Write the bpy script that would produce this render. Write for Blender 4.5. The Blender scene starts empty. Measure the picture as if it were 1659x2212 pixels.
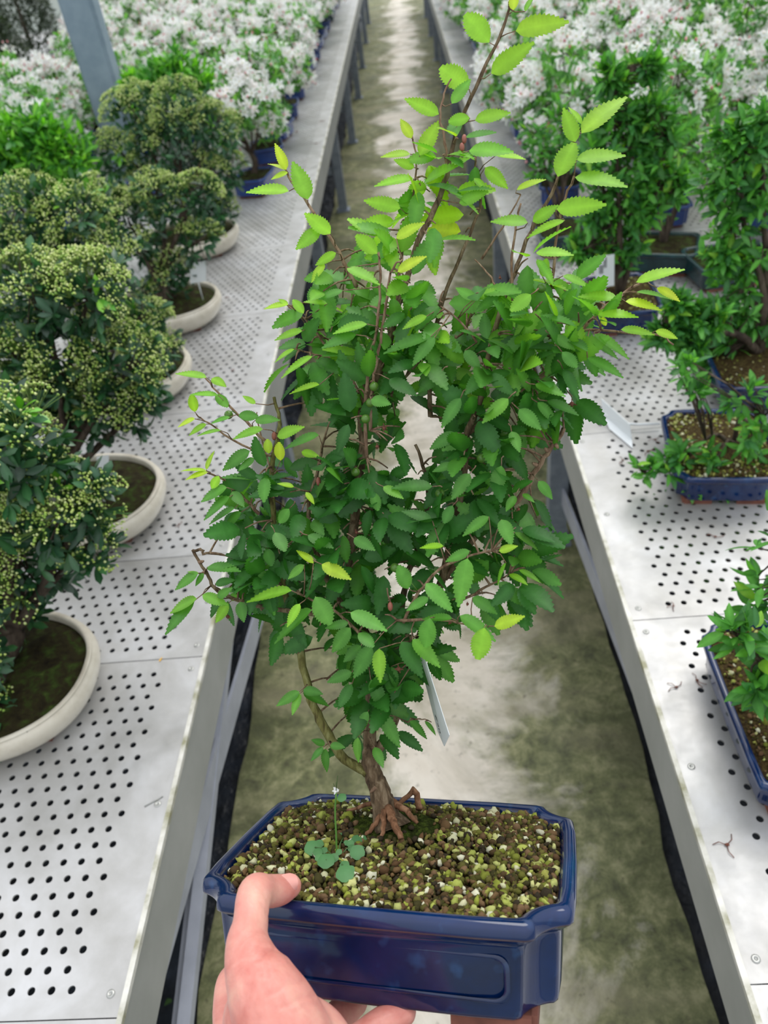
import bpy, bmesh, math, random
import numpy as np
from mathutils import Vector, Matrix
random.seed(7); rng = np.random.default_rng(11)

# ------------------------------------------------------------------ camera
IW, IH, F = 1659.0, 2212.0, 1660.0
CX, CY = IW / 2, IH / 2
CAM = np.array([0.0, 0.0, 1.39])
_h = np.array([11.5, -1394.0, F]); _h /= np.linalg.norm(_h)
_d = np.array([295.0, (F * F + 11.5 * 295.0) / 1394.0, F]); _d /= np.linalg.norm(_d)
RW = np.array([np.cross(_h, -_d), _h, -_d])          # camera (x right, y down, z ahead) -> world
sc = bpy.context.scene
cd = bpy.data.cameras.new('camera'); co = bpy.data.objects.new('camera', cd)
sc.collection.objects.link(co); sc.camera = co
m3 = Matrix([[RW[i, 0], -RW[i, 1], -RW[i, 2]] for i in range(3)])
co.matrix_world = Matrix.Translation(Vector(CAM)) @ m3.to_4x4()
cd.sensor_fit = 'VERTICAL'; cd.sensor_height = 36.0; cd.lens = 36.0 * F / IH
cd.clip_start = 0.02; cd.clip_end = 200
cd.dof.use_dof = True; cd.dof.focus_distance = 0.50; cd.dof.aperture_fstop = cd.lens / 2.6

# ------------------------------------------------------------------ light
w = bpy.data.worlds.new('sky'); sc.world = w; w.use_nodes = True
nt = w.node_tree; nt.nodes.clear()
out = nt.nodes.new('ShaderNodeOutputWorld'); bg = nt.nodes.new('ShaderNodeBackground')
tc = nt.nodes.new('ShaderNodeTexCoord'); sp = nt.nodes.new('ShaderNodeSeparateXYZ')
cr = nt.nodes.new('ShaderNodeValToRGB')
nt.links.new(tc.outputs['Generated'], sp.inputs[0]); nt.links.new(sp.outputs['Z'], cr.inputs[0])
nt.links.new(cr.outputs[0], bg.inputs[0]); nt.links.new(bg.outputs[0], out.inputs[0])
e = cr.color_ramp.elements
e[0].position = 0.0; e[0].color = (0.30, 0.34, 0.32, 1)
e[1].position = 0.8; e[1].color = (1.0, 1.03, 1.08, 1)
x = e.new(0.12); x.color = (0.62, 0.68, 0.70, 1)
bg.inputs[1].default_value = 1.35
sl = bpy.data.lights.new('sun', 'SUN'); sl.energy = 1.5; sl.angle = math.radians(35); sl.color = (1, 0.97, 0.92)
so = bpy.data.objects.new('sun', sl); sc.collection.objects.link(so)
so.rotation_euler = Vector((0.25, 0.55, 1.0)).to_track_quat('Z', 'Y').to_euler()
sc.view_settings.view_transform = 'Standard'; sc.view_settings.look = 'None'
sc.view_settings.gamma = 1.0; sc.view_settings.exposure = 0.0
sc.view_settings.use_curve_mapping = False

# ------------------------------------------------------------------ helpers
def ray(px, py): return RW @ np.array([px - CX, py - CY, F])
def cp(px, py, d): return CAM + RW @ np.array([(px - CX) / F * d, (py - CY) / F * d, d])
def atz(px, py, z):
    r = ray(px, py); return CAM + r * ((z - CAM[2]) / r[2])
def aty(px, py, y):
    r = ray(px, py); return CAM + r * (y / r[1])
def atx(px, py, x):
    r = ray(px, py); return CAM + r * (x / r[0])
def project(p):
    q = RW.T @ (np.asarray(p, float) - CAM)
    return (q[0] / q[2] * F + CX, q[1] / q[2] * F + CY, q[2])
def unit(v):
    v = np.asarray(v, float); n = np.linalg.norm(v); return v / n if n > 1e-9 else np.array([0, 0, 1.0])
def lin(r, g, b):
    f = lambda c: (c / 255 / 12.92) if c / 255 <= 0.04045 else ((c / 255 + 0.055) / 1.055) ** 2.4
    return (f(r), f(g), f(b))

class MB:
    def __init__(s): s.v = []; s.f = []; s.c = []; s.has = False
    def add(s, vs, fs, col=None):
        o = len(s.v); s.v.extend([tuple(map(float, p)) for p in vs]); s.f.extend([tuple(i + o for i in f) for f in fs])
        if col is None: s.c.extend([(1, 1, 1, 1)] * len(vs))
        elif isinstance(col, list): s.c.extend([(*c[:3], 1) for c in col]); s.has = True
        else: s.c.extend([(*col[:3], 1)] * len(vs)); s.has = True
    def mesh(s, name, mat, smooth=True):
        me = bpy.data.meshes.new(name); me.from_pydata(s.v, [], s.f)
        if s.has:
            a = me.color_attributes.new('tint', 'FLOAT_COLOR', 'POINT')
            a.data.foreach_set('color', np.array(s.c, dtype=np.float32).ravel())
        if smooth and len(me.polygons): me.polygons.foreach_set('use_smooth', [True] * len(me.polygons))
        me.materials.append(mat); me.update(); return me
    def obj(s, name, mat, parent=None, smooth=True):
        return link(name, s.mesh(name, mat, smooth), parent)
def link(name, me, parent=None):
    o = bpy.data.objects.new(name, me); sc.collection.objects.link(o)
    if parent is not None: o.parent = parent
    return o
def thing(name, label, cat, loc=(0, 0, 0), rot=None, group=None):
    o = link(name, None); o.location = tuple(map(float, loc)); o.empty_display_size = 0.02
    if rot is not None: o.rotation_euler = rot
    return tag(o, label, cat, group)
def tag(o, label, cat, group=None):
    o['label'] = label; o['category'] = cat
    if group: o['group'] = group
    return o
def struct(o): o['kind'] = 'structure'; return o
def box(mb, c, s, R=None, col=None):
    c = np.array(c, float); hx, hy, hz = np.array(s) / 2
    vs = [np.array([x, y, z]) for x in (-hx, hx) for y in (-hy, hy) for z in (-hz, hz)]
    if R is not None: vs = [R @ v for v in vs]
    mb.add([c + v for v in vs], [(0, 1, 3, 2), (4, 6, 7, 5), (0, 4, 5, 1), (2, 3, 7, 6), (0, 2, 6, 4), (1, 5, 7, 3)], col)
def frame_of(d):
    d = unit(d); a = np.array([0, 0, 1.0]) if abs(d[2]) < 0.9 else np.array([1.0, 0, 0])
    u = unit(np.cross(d, a)); return u, np.cross(d, u)
def tube(mb, pts, rad, n=6, col=None, cap=True, wob=0.0):
    pts = [np.array(p, float) for p in pts]; k = len(pts)
    if not isinstance(rad, (list, tuple)): rad = [rad] * k
    vs = []; up = None
    for i, p in enumerate(pts):
        d = unit(pts[min(i + 1, k - 1)] - pts[max(i - 1, 0)])
        if up is None: u, v = frame_of(d)
        else:
            u = unit(up - d * np.dot(up, d)); v = np.cross(d, u)
        up = u
        for j in range(n):
            a = 2 * math.pi * j / n; r = rad[i] * (1 + wob * (random.random() - .5))
            vs.append(p + (u * math.cos(a) + v * math.sin(a)) * r)
    fs = [(i * n + j, i * n + (j + 1) % n, (i + 1) * n + (j + 1) % n, (i + 1) * n + j) for i in range(k - 1) for j in range(n)]
    if cap: fs += [tuple(range(n))[::-1], tuple((k - 1) * n + j for j in range(n))]
    mb.add(vs, fs, col)
def spline(pts, sub=4):
    P = [np.array(p, float) for p in pts]
    if len(P) < 3: return P
    P2 = [2 * P[0] - P[1]] + P + [2 * P[-1] - P[-2]]; o = []
    for i in range(1, len(P2) - 2):
        a, b, c, d = P2[i - 1:i + 3]
        for s in range(sub):
            t = s / sub
            o.append(.5 * (2 * b + (c - a) * t + (2 * a - 5 * b + 4 * c - d) * t * t + (3 * b - a - 3 * c + d) * t ** 3))
    return o + [P[-1]]
def ball(mb, c, r, col=None, sq=(1, 1, 1), rough=0.0, level=1, R=None):
    vs, fs = ICO[level]; c = np.array(c, float)
    j = 1 + rough * (rng.random(len(vs)) - .5)
    q = vs * j[:, None] * np.array(sq) * r
    if R is not None: q = q @ R.T
    mb.add(list(q + c), fs, col)
def _ico(l):
    b = bmesh.new(); bmesh.ops.create_icosphere(b, subdivisions=l, radius=1)
    r = (np.array([v.co[:] for v in b.verts]), [tuple(v.index for v in f.verts) for f in b.faces]); b.free(); return r
ICO = {1: _ico(1), 2: _ico(2), 3: _ico(3)}
OCT = (np.array([(1, 0, 0), (-1, 0, 0), (0, 1, 0), (0, -1, 0), (0, 0, 1), (0, 0, -1)], float),
       [(0, 2, 4), (2, 1, 4), (1, 3, 4), (3, 0, 4), (2, 0, 5), (1, 2, 5), (3, 1, 5), (0, 3, 5)])
ICO[0] = OCT
def rmat():
    q = rng.normal(size=4); q /= np.linalg.norm(q); a, b, c, d = q
    return np.array([[1 - 2 * (c * c + d * d), 2 * (b * c - a * d), 2 * (b * d + a * c)], [2 * (b * c + a * d), 1 - 2 * (b * b + d * d), 2 * (c * d - a * b)], [2 * (b * d - a * c), 2 * (c * d + a * b), 1 - 2 * (b * b + c * c)]])
def rvec():
    return unit(rng.normal(size=3))

def leaf(mb, base, tip, nrm, wd, col, seg=4, teeth=0, fold=.18, droop=.12, blunt=0.0, petiole=0.0):
    """leaf blade from base to tip; wd = full width; col linear rgb"""
    base = np.array(base, float); tip = np.array(tip, float); ax = tip - base; L = np.linalg.norm(ax)
    if L < 1e-6: return
    a = ax / L; n = unit(np.array(nrm, float) - a * np.dot(nrm, a)); s = np.cross(a, n)
    if teeth: seg = teeth * 2
    vs = []; cs = []; c = np.array(col)
    rib = np.minimum(c * 1.35 + .012, 1); edge = c * (0.95 + .1 * random.random())
    for i in range(seg + 1):
        t = i / seg
        wv = (t ** (.58 + .3 * blunt) * (1 - t) ** (1.08 - .6 * blunt)) / (.475 + .06 * blunt) if 0 < t < 1 else 0.0
        ww = wd * .5 * wv; fw = 0.0
        if teeth and 0 < i < seg:
            if i % 2: ww = ww * 1.0 + wd * .055 * (.35 + .65 * wv); fw = L / seg * .8
            else: ww = ww * .94
        m = base + ax * t - n * droop * L * t * t
        tw = n * fold * ww
        if i in (0, seg):
            vs.append(m); cs.append(rib)
        else:
            vs += [m - s * ww + tw + a * fw, m, m + s * ww + tw + a * fw]; cs += [edge, rib, edge]
    fs = []
    ix = lambda i, k: 0 if i == 0 else (len(vs) - 1 if i == seg else 1 + (i - 1) * 3 + k)
    for i in range(seg):
        for k in (0, 1):
            q = [ix(i, k), ix(i, k + 1), ix(i + 1, k + 1), ix(i + 1, k)]
            u = []
            for z in q:
                if z not in u: u.append(z)
            if len(u) > 2: fs.append(tuple(u))
    mb.add(vs, fs, [tuple(q) for q in cs])

# ------------------------------------------------------------------ materials
def mat(name, col=(.5, .5, .5), rough=.5, metal=0, spec=.5, coat=0.0):
    m = bpy.data.materials.new(name); m.use_nodes = True; b = m.node_tree.nodes['Principled BSDF']
    b.inputs['Base Color'].default_value = (*col, 1); b.inputs['Roughness'].default_value = rough
    b.inputs['Metallic'].default_value = metal; b.inputs['Specular IOR Level'].default_value = spec
    b.inputs['Coat Weight'].default_value = coat
    return m, m.node_tree, b
def noise_col(t, b, stops, scale=20, detail=4, dist=0.0, coord='Object', sock='Base Color', rough=.6):
    tcn = t.nodes.new('ShaderNodeTexCoord'); n = t.nodes.new('ShaderNodeTexNoise'); r = t.nodes.new('ShaderNodeValToRGB')
    n.inputs['Scale'].default_value = scale; n.inputs['Detail'].default_value = detail; n.inputs['Distortion'].default_value = dist
    n.inputs['Roughness'].default_value = rough
    t.links.new(tcn.outputs[coord], n.inputs['Vector']); t.links.new(n.outputs[0], r.inputs[0])
    el = r.color_ramp.elements
    while len(el) > 1: el.remove(el[-1])
    for i, (p, c) in enumerate(stops):
        q = el[0] if i == 0 else el.new(p)
        q.position = p; q.color = (*c, 1)
    if b is not None: t.links.new(r.outputs[0], b.inputs[sock])
    return r, n, tcn
def bump(t, b, scale=60, strength=.3, dist=.002, detail=3, coord='Object', src=None):
    bp = t.nodes.new('ShaderNodeBump'); bp.inputs['Strength'].default_value = strength; bp.inputs['Distance'].default_value = dist
    if src is None:
        tcn = t.nodes.new('ShaderNodeTexCoord'); n = t.nodes.new('ShaderNodeTexNoise'); n.inputs['Scale'].default_value = scale
        n.inputs['Detail'].default_value = detail; t.links.new(tcn.outputs[coord], n.inputs['Vector']); src = n.outputs[0]
    t.links.new(src, bp.inputs['Height']); t.links.new(bp.outputs[0], b.inputs['Normal']); return bp
def mix(t, a, bcol, fac, typ='MIX'):
    x = t.nodes.new('ShaderNodeMix'); x.data_type = 'RGBA'; x.blend_type = typ
    for k, v in (('Factor', fac), ):
        if hasattr(v, 'is_linked'): t.links.new(v, x.inputs[0])
        else: x.inputs[0].default_value = v
    for i, v in ((6, a), (7, bcol)):
        if hasattr(v, 'is_linked'): t.links.new(v, x.inputs[i])
        else: x.inputs[i].default_value = (*v, 1)
    return x.outputs[2]

def leaf_mat(name, rough=.42, trans=.38, spec=.45, tmul=(1.5, 1.55, .55), bs=350):
    m, t, b = mat(name, rough=rough, spec=spec)
    at = t.nodes.new('ShaderNodeAttribute'); at.attribute_name = 'tint'
    nr_, nn_, _c = noise_col(t, None, [(.3, (.80, .84, .78)), (.7, (1.15, 1.12, 1.1))], 160 if bs else 60, 3)
    t.links.new(mix(t, at.outputs['Color'], nr_.outputs[0], 1.0, 'MULTIPLY'), b.inputs['Base Color'])
    tr = t.nodes.new('ShaderNodeBsdfTranslucent'); ms = t.nodes.new('ShaderNodeMixShader'); ms.inputs[0].default_value = trans
    c = mix(t, at.outputs['Color'], tmul, 1.0, 'MULTIPLY')
    t.links.new(c, tr.inputs[0]); o = t.nodes['Material Output']
    t.links.new(b.outputs[0], ms.inputs[1]); t.links.new(tr.outputs[0], ms.inputs[2]); t.links.new(ms.outputs[0], o.inputs[0])
    if bs: bump(t, b, bs, .25, .0006)
    return m
def tint_mat(name, rough=.6, spec=.3, bs=0, bst=.3, bd=.001):
    m, t, b = mat(name, rough=rough, spec=spec)
    at = t.nodes.new('ShaderNodeAttribute'); at.attribute_name = 'tint'; t.links.new(at.outputs['Color'], b.inputs['Base Color'])
    if bs: bump(t, b, bs, bst, bd)
    return m
M_LEAF = leaf_mat('cherry_leaf', trans=.42, tmul=(1.7, 1.6, .5))
M_GLOSS = leaf_mat('glossy_leaf', rough=.28, trans=.18, spec=.6, bs=0)
M_SOFT = leaf_mat('soft_leaf', rough=.45, trans=.35, bs=0)
M_PETAL = leaf_mat('petal', rough=.6, trans=.4, spec=.2, tmul=(1, 1, 1), bs=0)
M_BUD = leaf_mat('flower_bud', rough=.5, trans=.15, tmul=(1.1, 1.1, .7), bs=0)

def bark(name, a, b_, c_, sc_=120):
    m, t, b = mat(name, rough=.85, spec=.2)
    r, n, tcn = noise_col(t, b, [(.3, a), (.5, b_), (.72, c_)], sc_, 5, .6)
    mp = t.nodes.new('ShaderNodeMapping'); mp.inputs['Scale'].default_value = (1, 1, .35)
    t.links.new(tcn.outputs['Object'], mp.inputs[0]); t.links.new(mp.outputs[0], n.inputs['Vector'])
    bump(t, b, src=n.outputs[0], strength=.8, dist=.0015); return m
M_BARK = bark('bark', lin(58, 46, 34), lin(104, 86, 66), lin(150, 132, 108), 260)
M_BARKG = bark('mossy_bark', lin(70, 62, 34), lin(112, 108, 62), lin(150, 148, 100), 240)
M_TWIG = bark('twig', lin(92, 70, 56), lin(132, 106, 86), lin(160, 140, 116), 300)
M_DBARK = bark('dark_bark', lin(38, 32, 28), lin(75, 64, 55), lin(110, 98, 85), 60)
M_ROOT = bark('root_bark', lin(76, 52, 36), lin(122, 86, 62), lin(160, 122, 94), 220)

def ceramic_blue(name='blue_glaze', deep=(2, 18, 50), midc=(4, 34, 82), hi=(10, 72, 122), rough=.12):
    m, t, b = mat(name, rough=rough, spec=.5, coat=.25)
    b.inputs['Coat Roughness'].default_value = .06
    r, n, tcn = noise_col(t, None, [(.25, lin(*deep)), (.55, lin(*midc)), (.9, lin(*hi))], 14, 6, .4)
    # thin glaze shows brown clay where edges are sharp
    g = t.nodes.new('ShaderNodeAttribute'); g.attribute_name = 'tint'; rr = t.nodes.new('ShaderNodeValToRGB')
    rr.color_ramp.elements[0].position = .25; rr.color_ramp.elements[0].color = (0, 0, 0, 1)
    rr.color_ramp.elements[1].position = .9; rr.color_ramp.elements[1].color = (.85, .85, .85, 1)
    t.links.new(g.outputs['Fac'], rr.inputs[0])
    c = mix(t, r.outputs[0], lin(84, 64, 62), rr.outputs[0])
    n2 = t.nodes.new('ShaderNodeTexNoise'); n2.inputs['Scale'].default_value = 90; t.links.new(tcn.outputs['Object'], n2.inputs['Vector'])
    r2 = t.nodes.new('ShaderNodeValToRGB'); r2.color_ramp.elements[0].position = .60; r2.color_ramp.elements[1].position = .8
    r2.color_ramp.elements[1].color = (.3, .3, .3, 1)
    t.links.new(n2.outputs[0], r2.inputs[0])
    c2 = mix(t, c, lin(50, 96, 150), r2.outputs[0])
    t.links.new(c2, b.inputs['Base Color']); bump(t, b, 30, .06, .001); return m
M_BLUE = ceramic_blue()
M_BLUE2 = ceramic_blue('blue_glaze_matt', (10, 36, 92), (18, 56, 124), (60, 110, 165), .25)
M_GREENP = ceramic_blue('green_glaze', (10, 38, 42), (18, 56, 60), (40, 90, 92), .25)
M_CLAY, t, b = mat('clay', lin(120, 72, 56), .8); noise_col(t, b, [(.3, lin(92, 54, 44)), (.7, lin(136, 84, 68))], 40)
M_CREAM, t, b = mat('cream_glaze', rough=.33, spec=.5, coat=.15)
r, n, tcn = noise_col(t, None, [(.3, lin(178, 168, 150)), (.5, lin(206, 198, 182)), (.75, lin(222, 216, 203))], 18, 5)
n2 = t.nodes.new('ShaderNodeTexVoronoi'); n2.inputs['Scale'].default_value = 110; t.links.new(tcn.outputs['Object'], n2.inputs['Vector'])
r2 = t.nodes.new('ShaderNodeValToRGB'); r2.color_ramp.elements[0].position = .08; r2.color_ramp.elements[1].position = .14
r2.color_ramp.elements[0].color = (1, 1, 1, 1); r2.color_ramp.elements[1].color = (0, 0, 0, 1); t.links.new(n2.outputs['Distance'], r2.inputs[0])
n3 = t.nodes.new('ShaderNodeTexNoise'); n3.inputs['Scale'].default_value = 17; t.links.new(tcn.outputs['Object'], n3.inputs['Vector'])
r3 = t.nodes.new('ShaderNodeValToRGB'); r3.color_ramp.elements[0].position = .52; r3.color_ramp.elements[1].position = .6; t.links.new(n3.outputs[0], r3.inputs[0])
mm = mix(t, r2.outputs[0], r3.outputs[0], 1.0, 'MULTIPLY')
t.links.new(mix(t, r.outputs[0], lin(92, 80, 64), mm), b.inputs['Base Color'])

M_ALU, t, b = mat('aluminium_sheet', rough=.45, metal=.45, spec=.5)
r, n, tcn = noise_col(t, None, [(.3, lin(158, 156, 152)), (.5, lin(182, 181, 180)), (.7, lin(204, 204, 206))], 7, 8, .3)
rA, nA, _ = noise_col(t, None, [(.55, (1, 1, 1)), (.8, (.80, .76, .68))], 3.3, 6, .2)
t.links.new(mix(t, r.outputs[0], rA.outputs[0], 1.0, 'MULTIPLY'), b.inputs['Base Color'])
rr, nr, _ = noise_col(t, b, [(.3, (.38,) * 3), (.7, (.58,) * 3)], 25, 5, sock='Roughness')
wv = t.nodes.new('ShaderNodeTexNoise'); wv.inputs['Scale'].default_value = 160; wv.inputs['Detail'].default_value = 2
mp = t.nodes.new('ShaderNodeMapping'); mp.inputs['Scale'].default_value = (1, .04, 1); mp.inputs['Rotation'].default_value = (0, 0, .5)
t.links.new(tcn.outputs['Object'], mp.inputs[0]); t.links.new(mp.outputs[0], wv.inputs['Vector'])
bump(t, b, src=wv.outputs[0], strength=.05, dist=.001)
M_APRON, t, b = mat('apron_profile', rough=.5, metal=.15)
noise_col(t, b, [(.3, lin(148, 150, 146)), (.7, lin(166, 167, 164))], 9, 6)
M_LIP, t, b = mat('profile_lip', rough=.5, metal=.1)
noise_col(t, b, [(.35, lin(140, 138, 110)), (.5, lin(196, 194, 184)), (.7, lin(226, 224, 218))], 22, 6)
M_GALV, t, b = mat('galvanised', rough=.5, metal=.3)
noise_col(t, b, [(.3, lin(120, 128, 140)), (.7, lin(148, 156, 168))], 25, 4)
M_RAIL, t, b = mat('pale_rail', rough=.5, metal=.2)
noise_col(t, b, [(.3, lin(160, 164, 176)), (.7, lin(186, 190, 202))], 12, 4)
M_POST, t, b = mat('post_paint', lin(128, 146, 162), .5, .2)
noise_col(t, b, [(.3, lin(120, 138, 155)), (.7, lin(148, 164, 178))], 9, 4)

# mossy concrete of the aisle
M_CONC, t, b = mat('mossy_concrete', rough=.75, spec=.3)
tcn = t.nodes.new('ShaderNodeTexCoord')
def nz(s, d=6, ds=0.0, ro=.6):
    n = t.nodes.new('ShaderNodeTexNoise'); n.inputs['Scale'].default_value = s; n.inputs['Detail'].default_value = d
    n.inputs['Distortion'].default_value = ds; n.inputs['Roughness'].default_value = ro
    t.links.new(tcn.outputs['Object'], n.inputs['Vector']); return n.outputs[0]
def ramp(src, stops):
    r = t.nodes.new('ShaderNodeValToRGB'); el = r.color_ramp.elements
    while len(el) > 1: el.remove(el[-1])
    for i, (p, c) in enumerate(stops):
        q = el[0] if i == 0 else el.new(p)
        q.position = p; q.color = (*(c if hasattr(c, '__len__') else (c,) * 3), 1)
    t.links.new(src, r.inputs[0]); return r.outputs[0]
base = ramp(nz(5, 8, .3), [(.3, lin(192, 184, 168)), (.5, lin(214, 206, 193)), (.75, lin(230, 225, 215))])
moss = ramp(nz(22, 10, .3, .75), [(.36, lin(62, 68, 38)), (.5, lin(102, 107, 66)), (.64, lin(146, 145, 106))])
sx = t.nodes.new('ShaderNodeSeparateXYZ'); t.links.new(tcn.outputs['Object'], sx.inputs[0])
# moss keeps to the sides of the walkway, worn away along the middle
ab = t.nodes.new('ShaderNodeMath'); ab.operation = 'ABSOLUTE'; sh = t.nodes.new('ShaderNodeMath'); sh.operation = 'ADD'; sh.inputs[1].default_value = .03
t.links.new(sx.outputs['X'], sh.inputs[0]); t.links.new(sh.outputs[0], ab.inputs[0])
ml = t.nodes.new('ShaderNodeMath'); ml.operation = 'MULTIPLY'; ml.inputs[1].default_value = 1.15; t.links.new(ab.outputs[0], ml.inputs[0])
ad = t.nodes.new('ShaderNodeMath'); ad.operation = 'ADD'; t.links.new(ml.outputs[0], ad.inputs[0]); t.links.new(nz(3.2, 8, .4, .65), ad.inputs[1])
msk = ramp(ad.outputs[0], [(.58, 0.0), (.72, .95)])
c1 = mix(t, base, moss, msk)
dk = ramp(nz(3.6, 12, .5, .72), [(.50, 0.0), (.60, .7)])
mm_ = t.nodes.new('ShaderNodeMath'); mm_.operation = 'MULTIPLY'; t.links.new(dk, mm_.inputs[0]); t.links.new(ramp(ab.outputs[0], [(.10, .25), (.30, 1.0)]), mm_.inputs[1])
ns = t.nodes.new('ShaderNodeTexNoise'); ns.inputs['Scale'].default_value = 5; ns.inputs['Detail'].default_value = 5; mps = t.nodes.new('ShaderNodeMapping'); mps.inputs['Scale'].default_value = (.35, 1.3, 1)
t.links.new(tcn.outputs['Object'], mps.inputs[0]); t.links.new(mps.outputs[0], ns.inputs['Vector'])
c1 = mix(t, c1, lin(136, 130, 104), ramp(ns.outputs[0], [(.50, 0.0), (.66, .6)]))
c2 = mix(t, c1, lin(72, 76, 50), mm_.outputs[0])
sp_ = ramp(nz(48, 6), [(.60, 0.0), (.72, .6)])
t.links.new(mix(t, c2, lin(60, 55, 42), sp_), b.inputs['Base Color'])
t.links.new(ramp(nz(4, 4), [(.35, .5), (.65, .85)]), b.inputs['Roughness']); bump(t, b, 90, .35, .003, 6)
M_FAB, t, b = mat('weed_fabric', rough=.45, spec=.4)
noise_col(t, b, [(.35, lin(14, 18, 24)), (.6, lin(30, 36, 46)), (.8, lin(62, 68, 80))], 12, 6, .6); bump(t, b, 22, .7, .02, 4)
M_SOIL, t, b = mat('dark_soil', rough=.95, spec=.15)
noise_col(t, b, [(.3, lin(30, 24, 16)), (.5, lin(48, 44, 24)), (.62, lin(52, 66, 26)), (.8, lin(84, 96, 44))], 60, 8, .4); bump(t, b, 130, .9, .006, 6)
M_SOILG, t, b = mat('gritty_soil', rough=.95, spec=.15)
noise_col(t, b, [(.3, lin(38, 28, 18)), (.5, lin(66, 52, 30)), (.7, lin(88, 82, 42))], 260, 4); bump(t, b, 400, .8, .003, 3)
M_MOSS, t, b = mat('moss', rough=1, spec=.1)
noise_col(t, b, [(.3, lin(30, 34, 14)), (.5, lin(52, 62, 22)), (.75, lin(84, 100, 36))], 220, 6); bump(t, b, 500, 1, .004, 4)
M_GRIT = tint_mat('grit', .85, .2, 900, .5, .0006)
M_WHITE, t, b = mat('white_plastic', lin(226, 230, 232), .4)
M_INK, t, b = mat('ink', lin(28, 30, 30), .6)
M_GREY, t, b = mat('rivet_metal', lin(176, 176, 172), .35, .7)
M_RUST, t, b = mat('dry_brown', lin(112, 64, 50), .8); noise_col(t, b, [(.3, lin(82, 46, 36)), (.7, lin(140, 84, 66))], 300)
M_RED, t, b = mat('red_bud', lin(146, 84, 70), .45)
M_CHERRY, t, b = mat('green_cherry', lin(82, 120, 44), .3)
M_YEL, t, b = mat('yellow_petal', lin(226, 176, 70), .6)
M_SKIN, t, b = mat('skin', lin(222, 162, 146), .42, spec=.4)
r, n, tcn = noise_col(t, None, [(.28, lin(204, 122, 112)), (.5, lin(222, 154, 142)), (.72, lin(230, 178, 160))], 38, 4, .4)
n2 = t.nodes.new('ShaderNodeTexNoise'); n2.inputs['Scale'].default_value = 420; t.links.new(tcn.outputs['Object'], n2.inputs['Vector'])
r2 = t.nodes.new('ShaderNodeValToRGB'); r2.color_ramp.elements[0].color = (.93, .88, .86, 1); r2.color_ramp.elements[1].color = (1.0, 1, 1, 1)
t.links.new(n2.outputs[0], r2.inputs[0]); t.links.new(mix(t, r.outputs[0], r2.outputs[0], 1.0, 'MULTIPLY'), b.inputs['Base Color'])
b.inputs['Subsurface Weight'].default_value = .25; b.inputs['Subsurface Radius'].default_value = (1, .35, .2); b.inputs['Subsurface Scale'].default_value = .006
bump(t, b, 650, .28, .0006, 4)
M_NAIL, t, b = mat('nail', lin(226, 160, 150), .25)

# ------------------------------------------------------------------ setting
FZ = 0.0; BZ = 0.54
mb = MB(); nx, ny = 30, 160
def grid(mb, x0, x1, y0, y1, nx, ny, fz, ex=None):
    vs = []
    for j in range(ny + 1):
        for i in range(nx + 1):
            x = x0 + (x1 - x0) * i / nx; y = y0 + (y1 - y0) * j / ny
            if ex and i in (0, nx): x += ex * math.sin(y * 9 + i) * .5 + ex * (random.random() - .5)
            vs.append((x, y, fz(x, y)))
    mb.add(vs, [(j * (nx + 1) + i, j * (nx + 1) + i + 1, (j + 1) * (nx + 1) + i + 1, (j + 1) * (nx + 1) + i) for j in range(ny) for i in range(nx)])
grid(mb, -.464, .347, -1.0, 15, 12, 240, lambda x, y: 0.0, .012)
struct(mb.obj('floor', M_CONC))
mb = MB()
grid(mb, -6, 6, -2, 14, 120, 160, lambda x, y: -.03 + .012 * math.sin(x * 31 + math.sin(y * 7) * 2) * math.sin(y * 5 + x * 3))
struct(mb.obj('floor', M_FAB))

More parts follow.
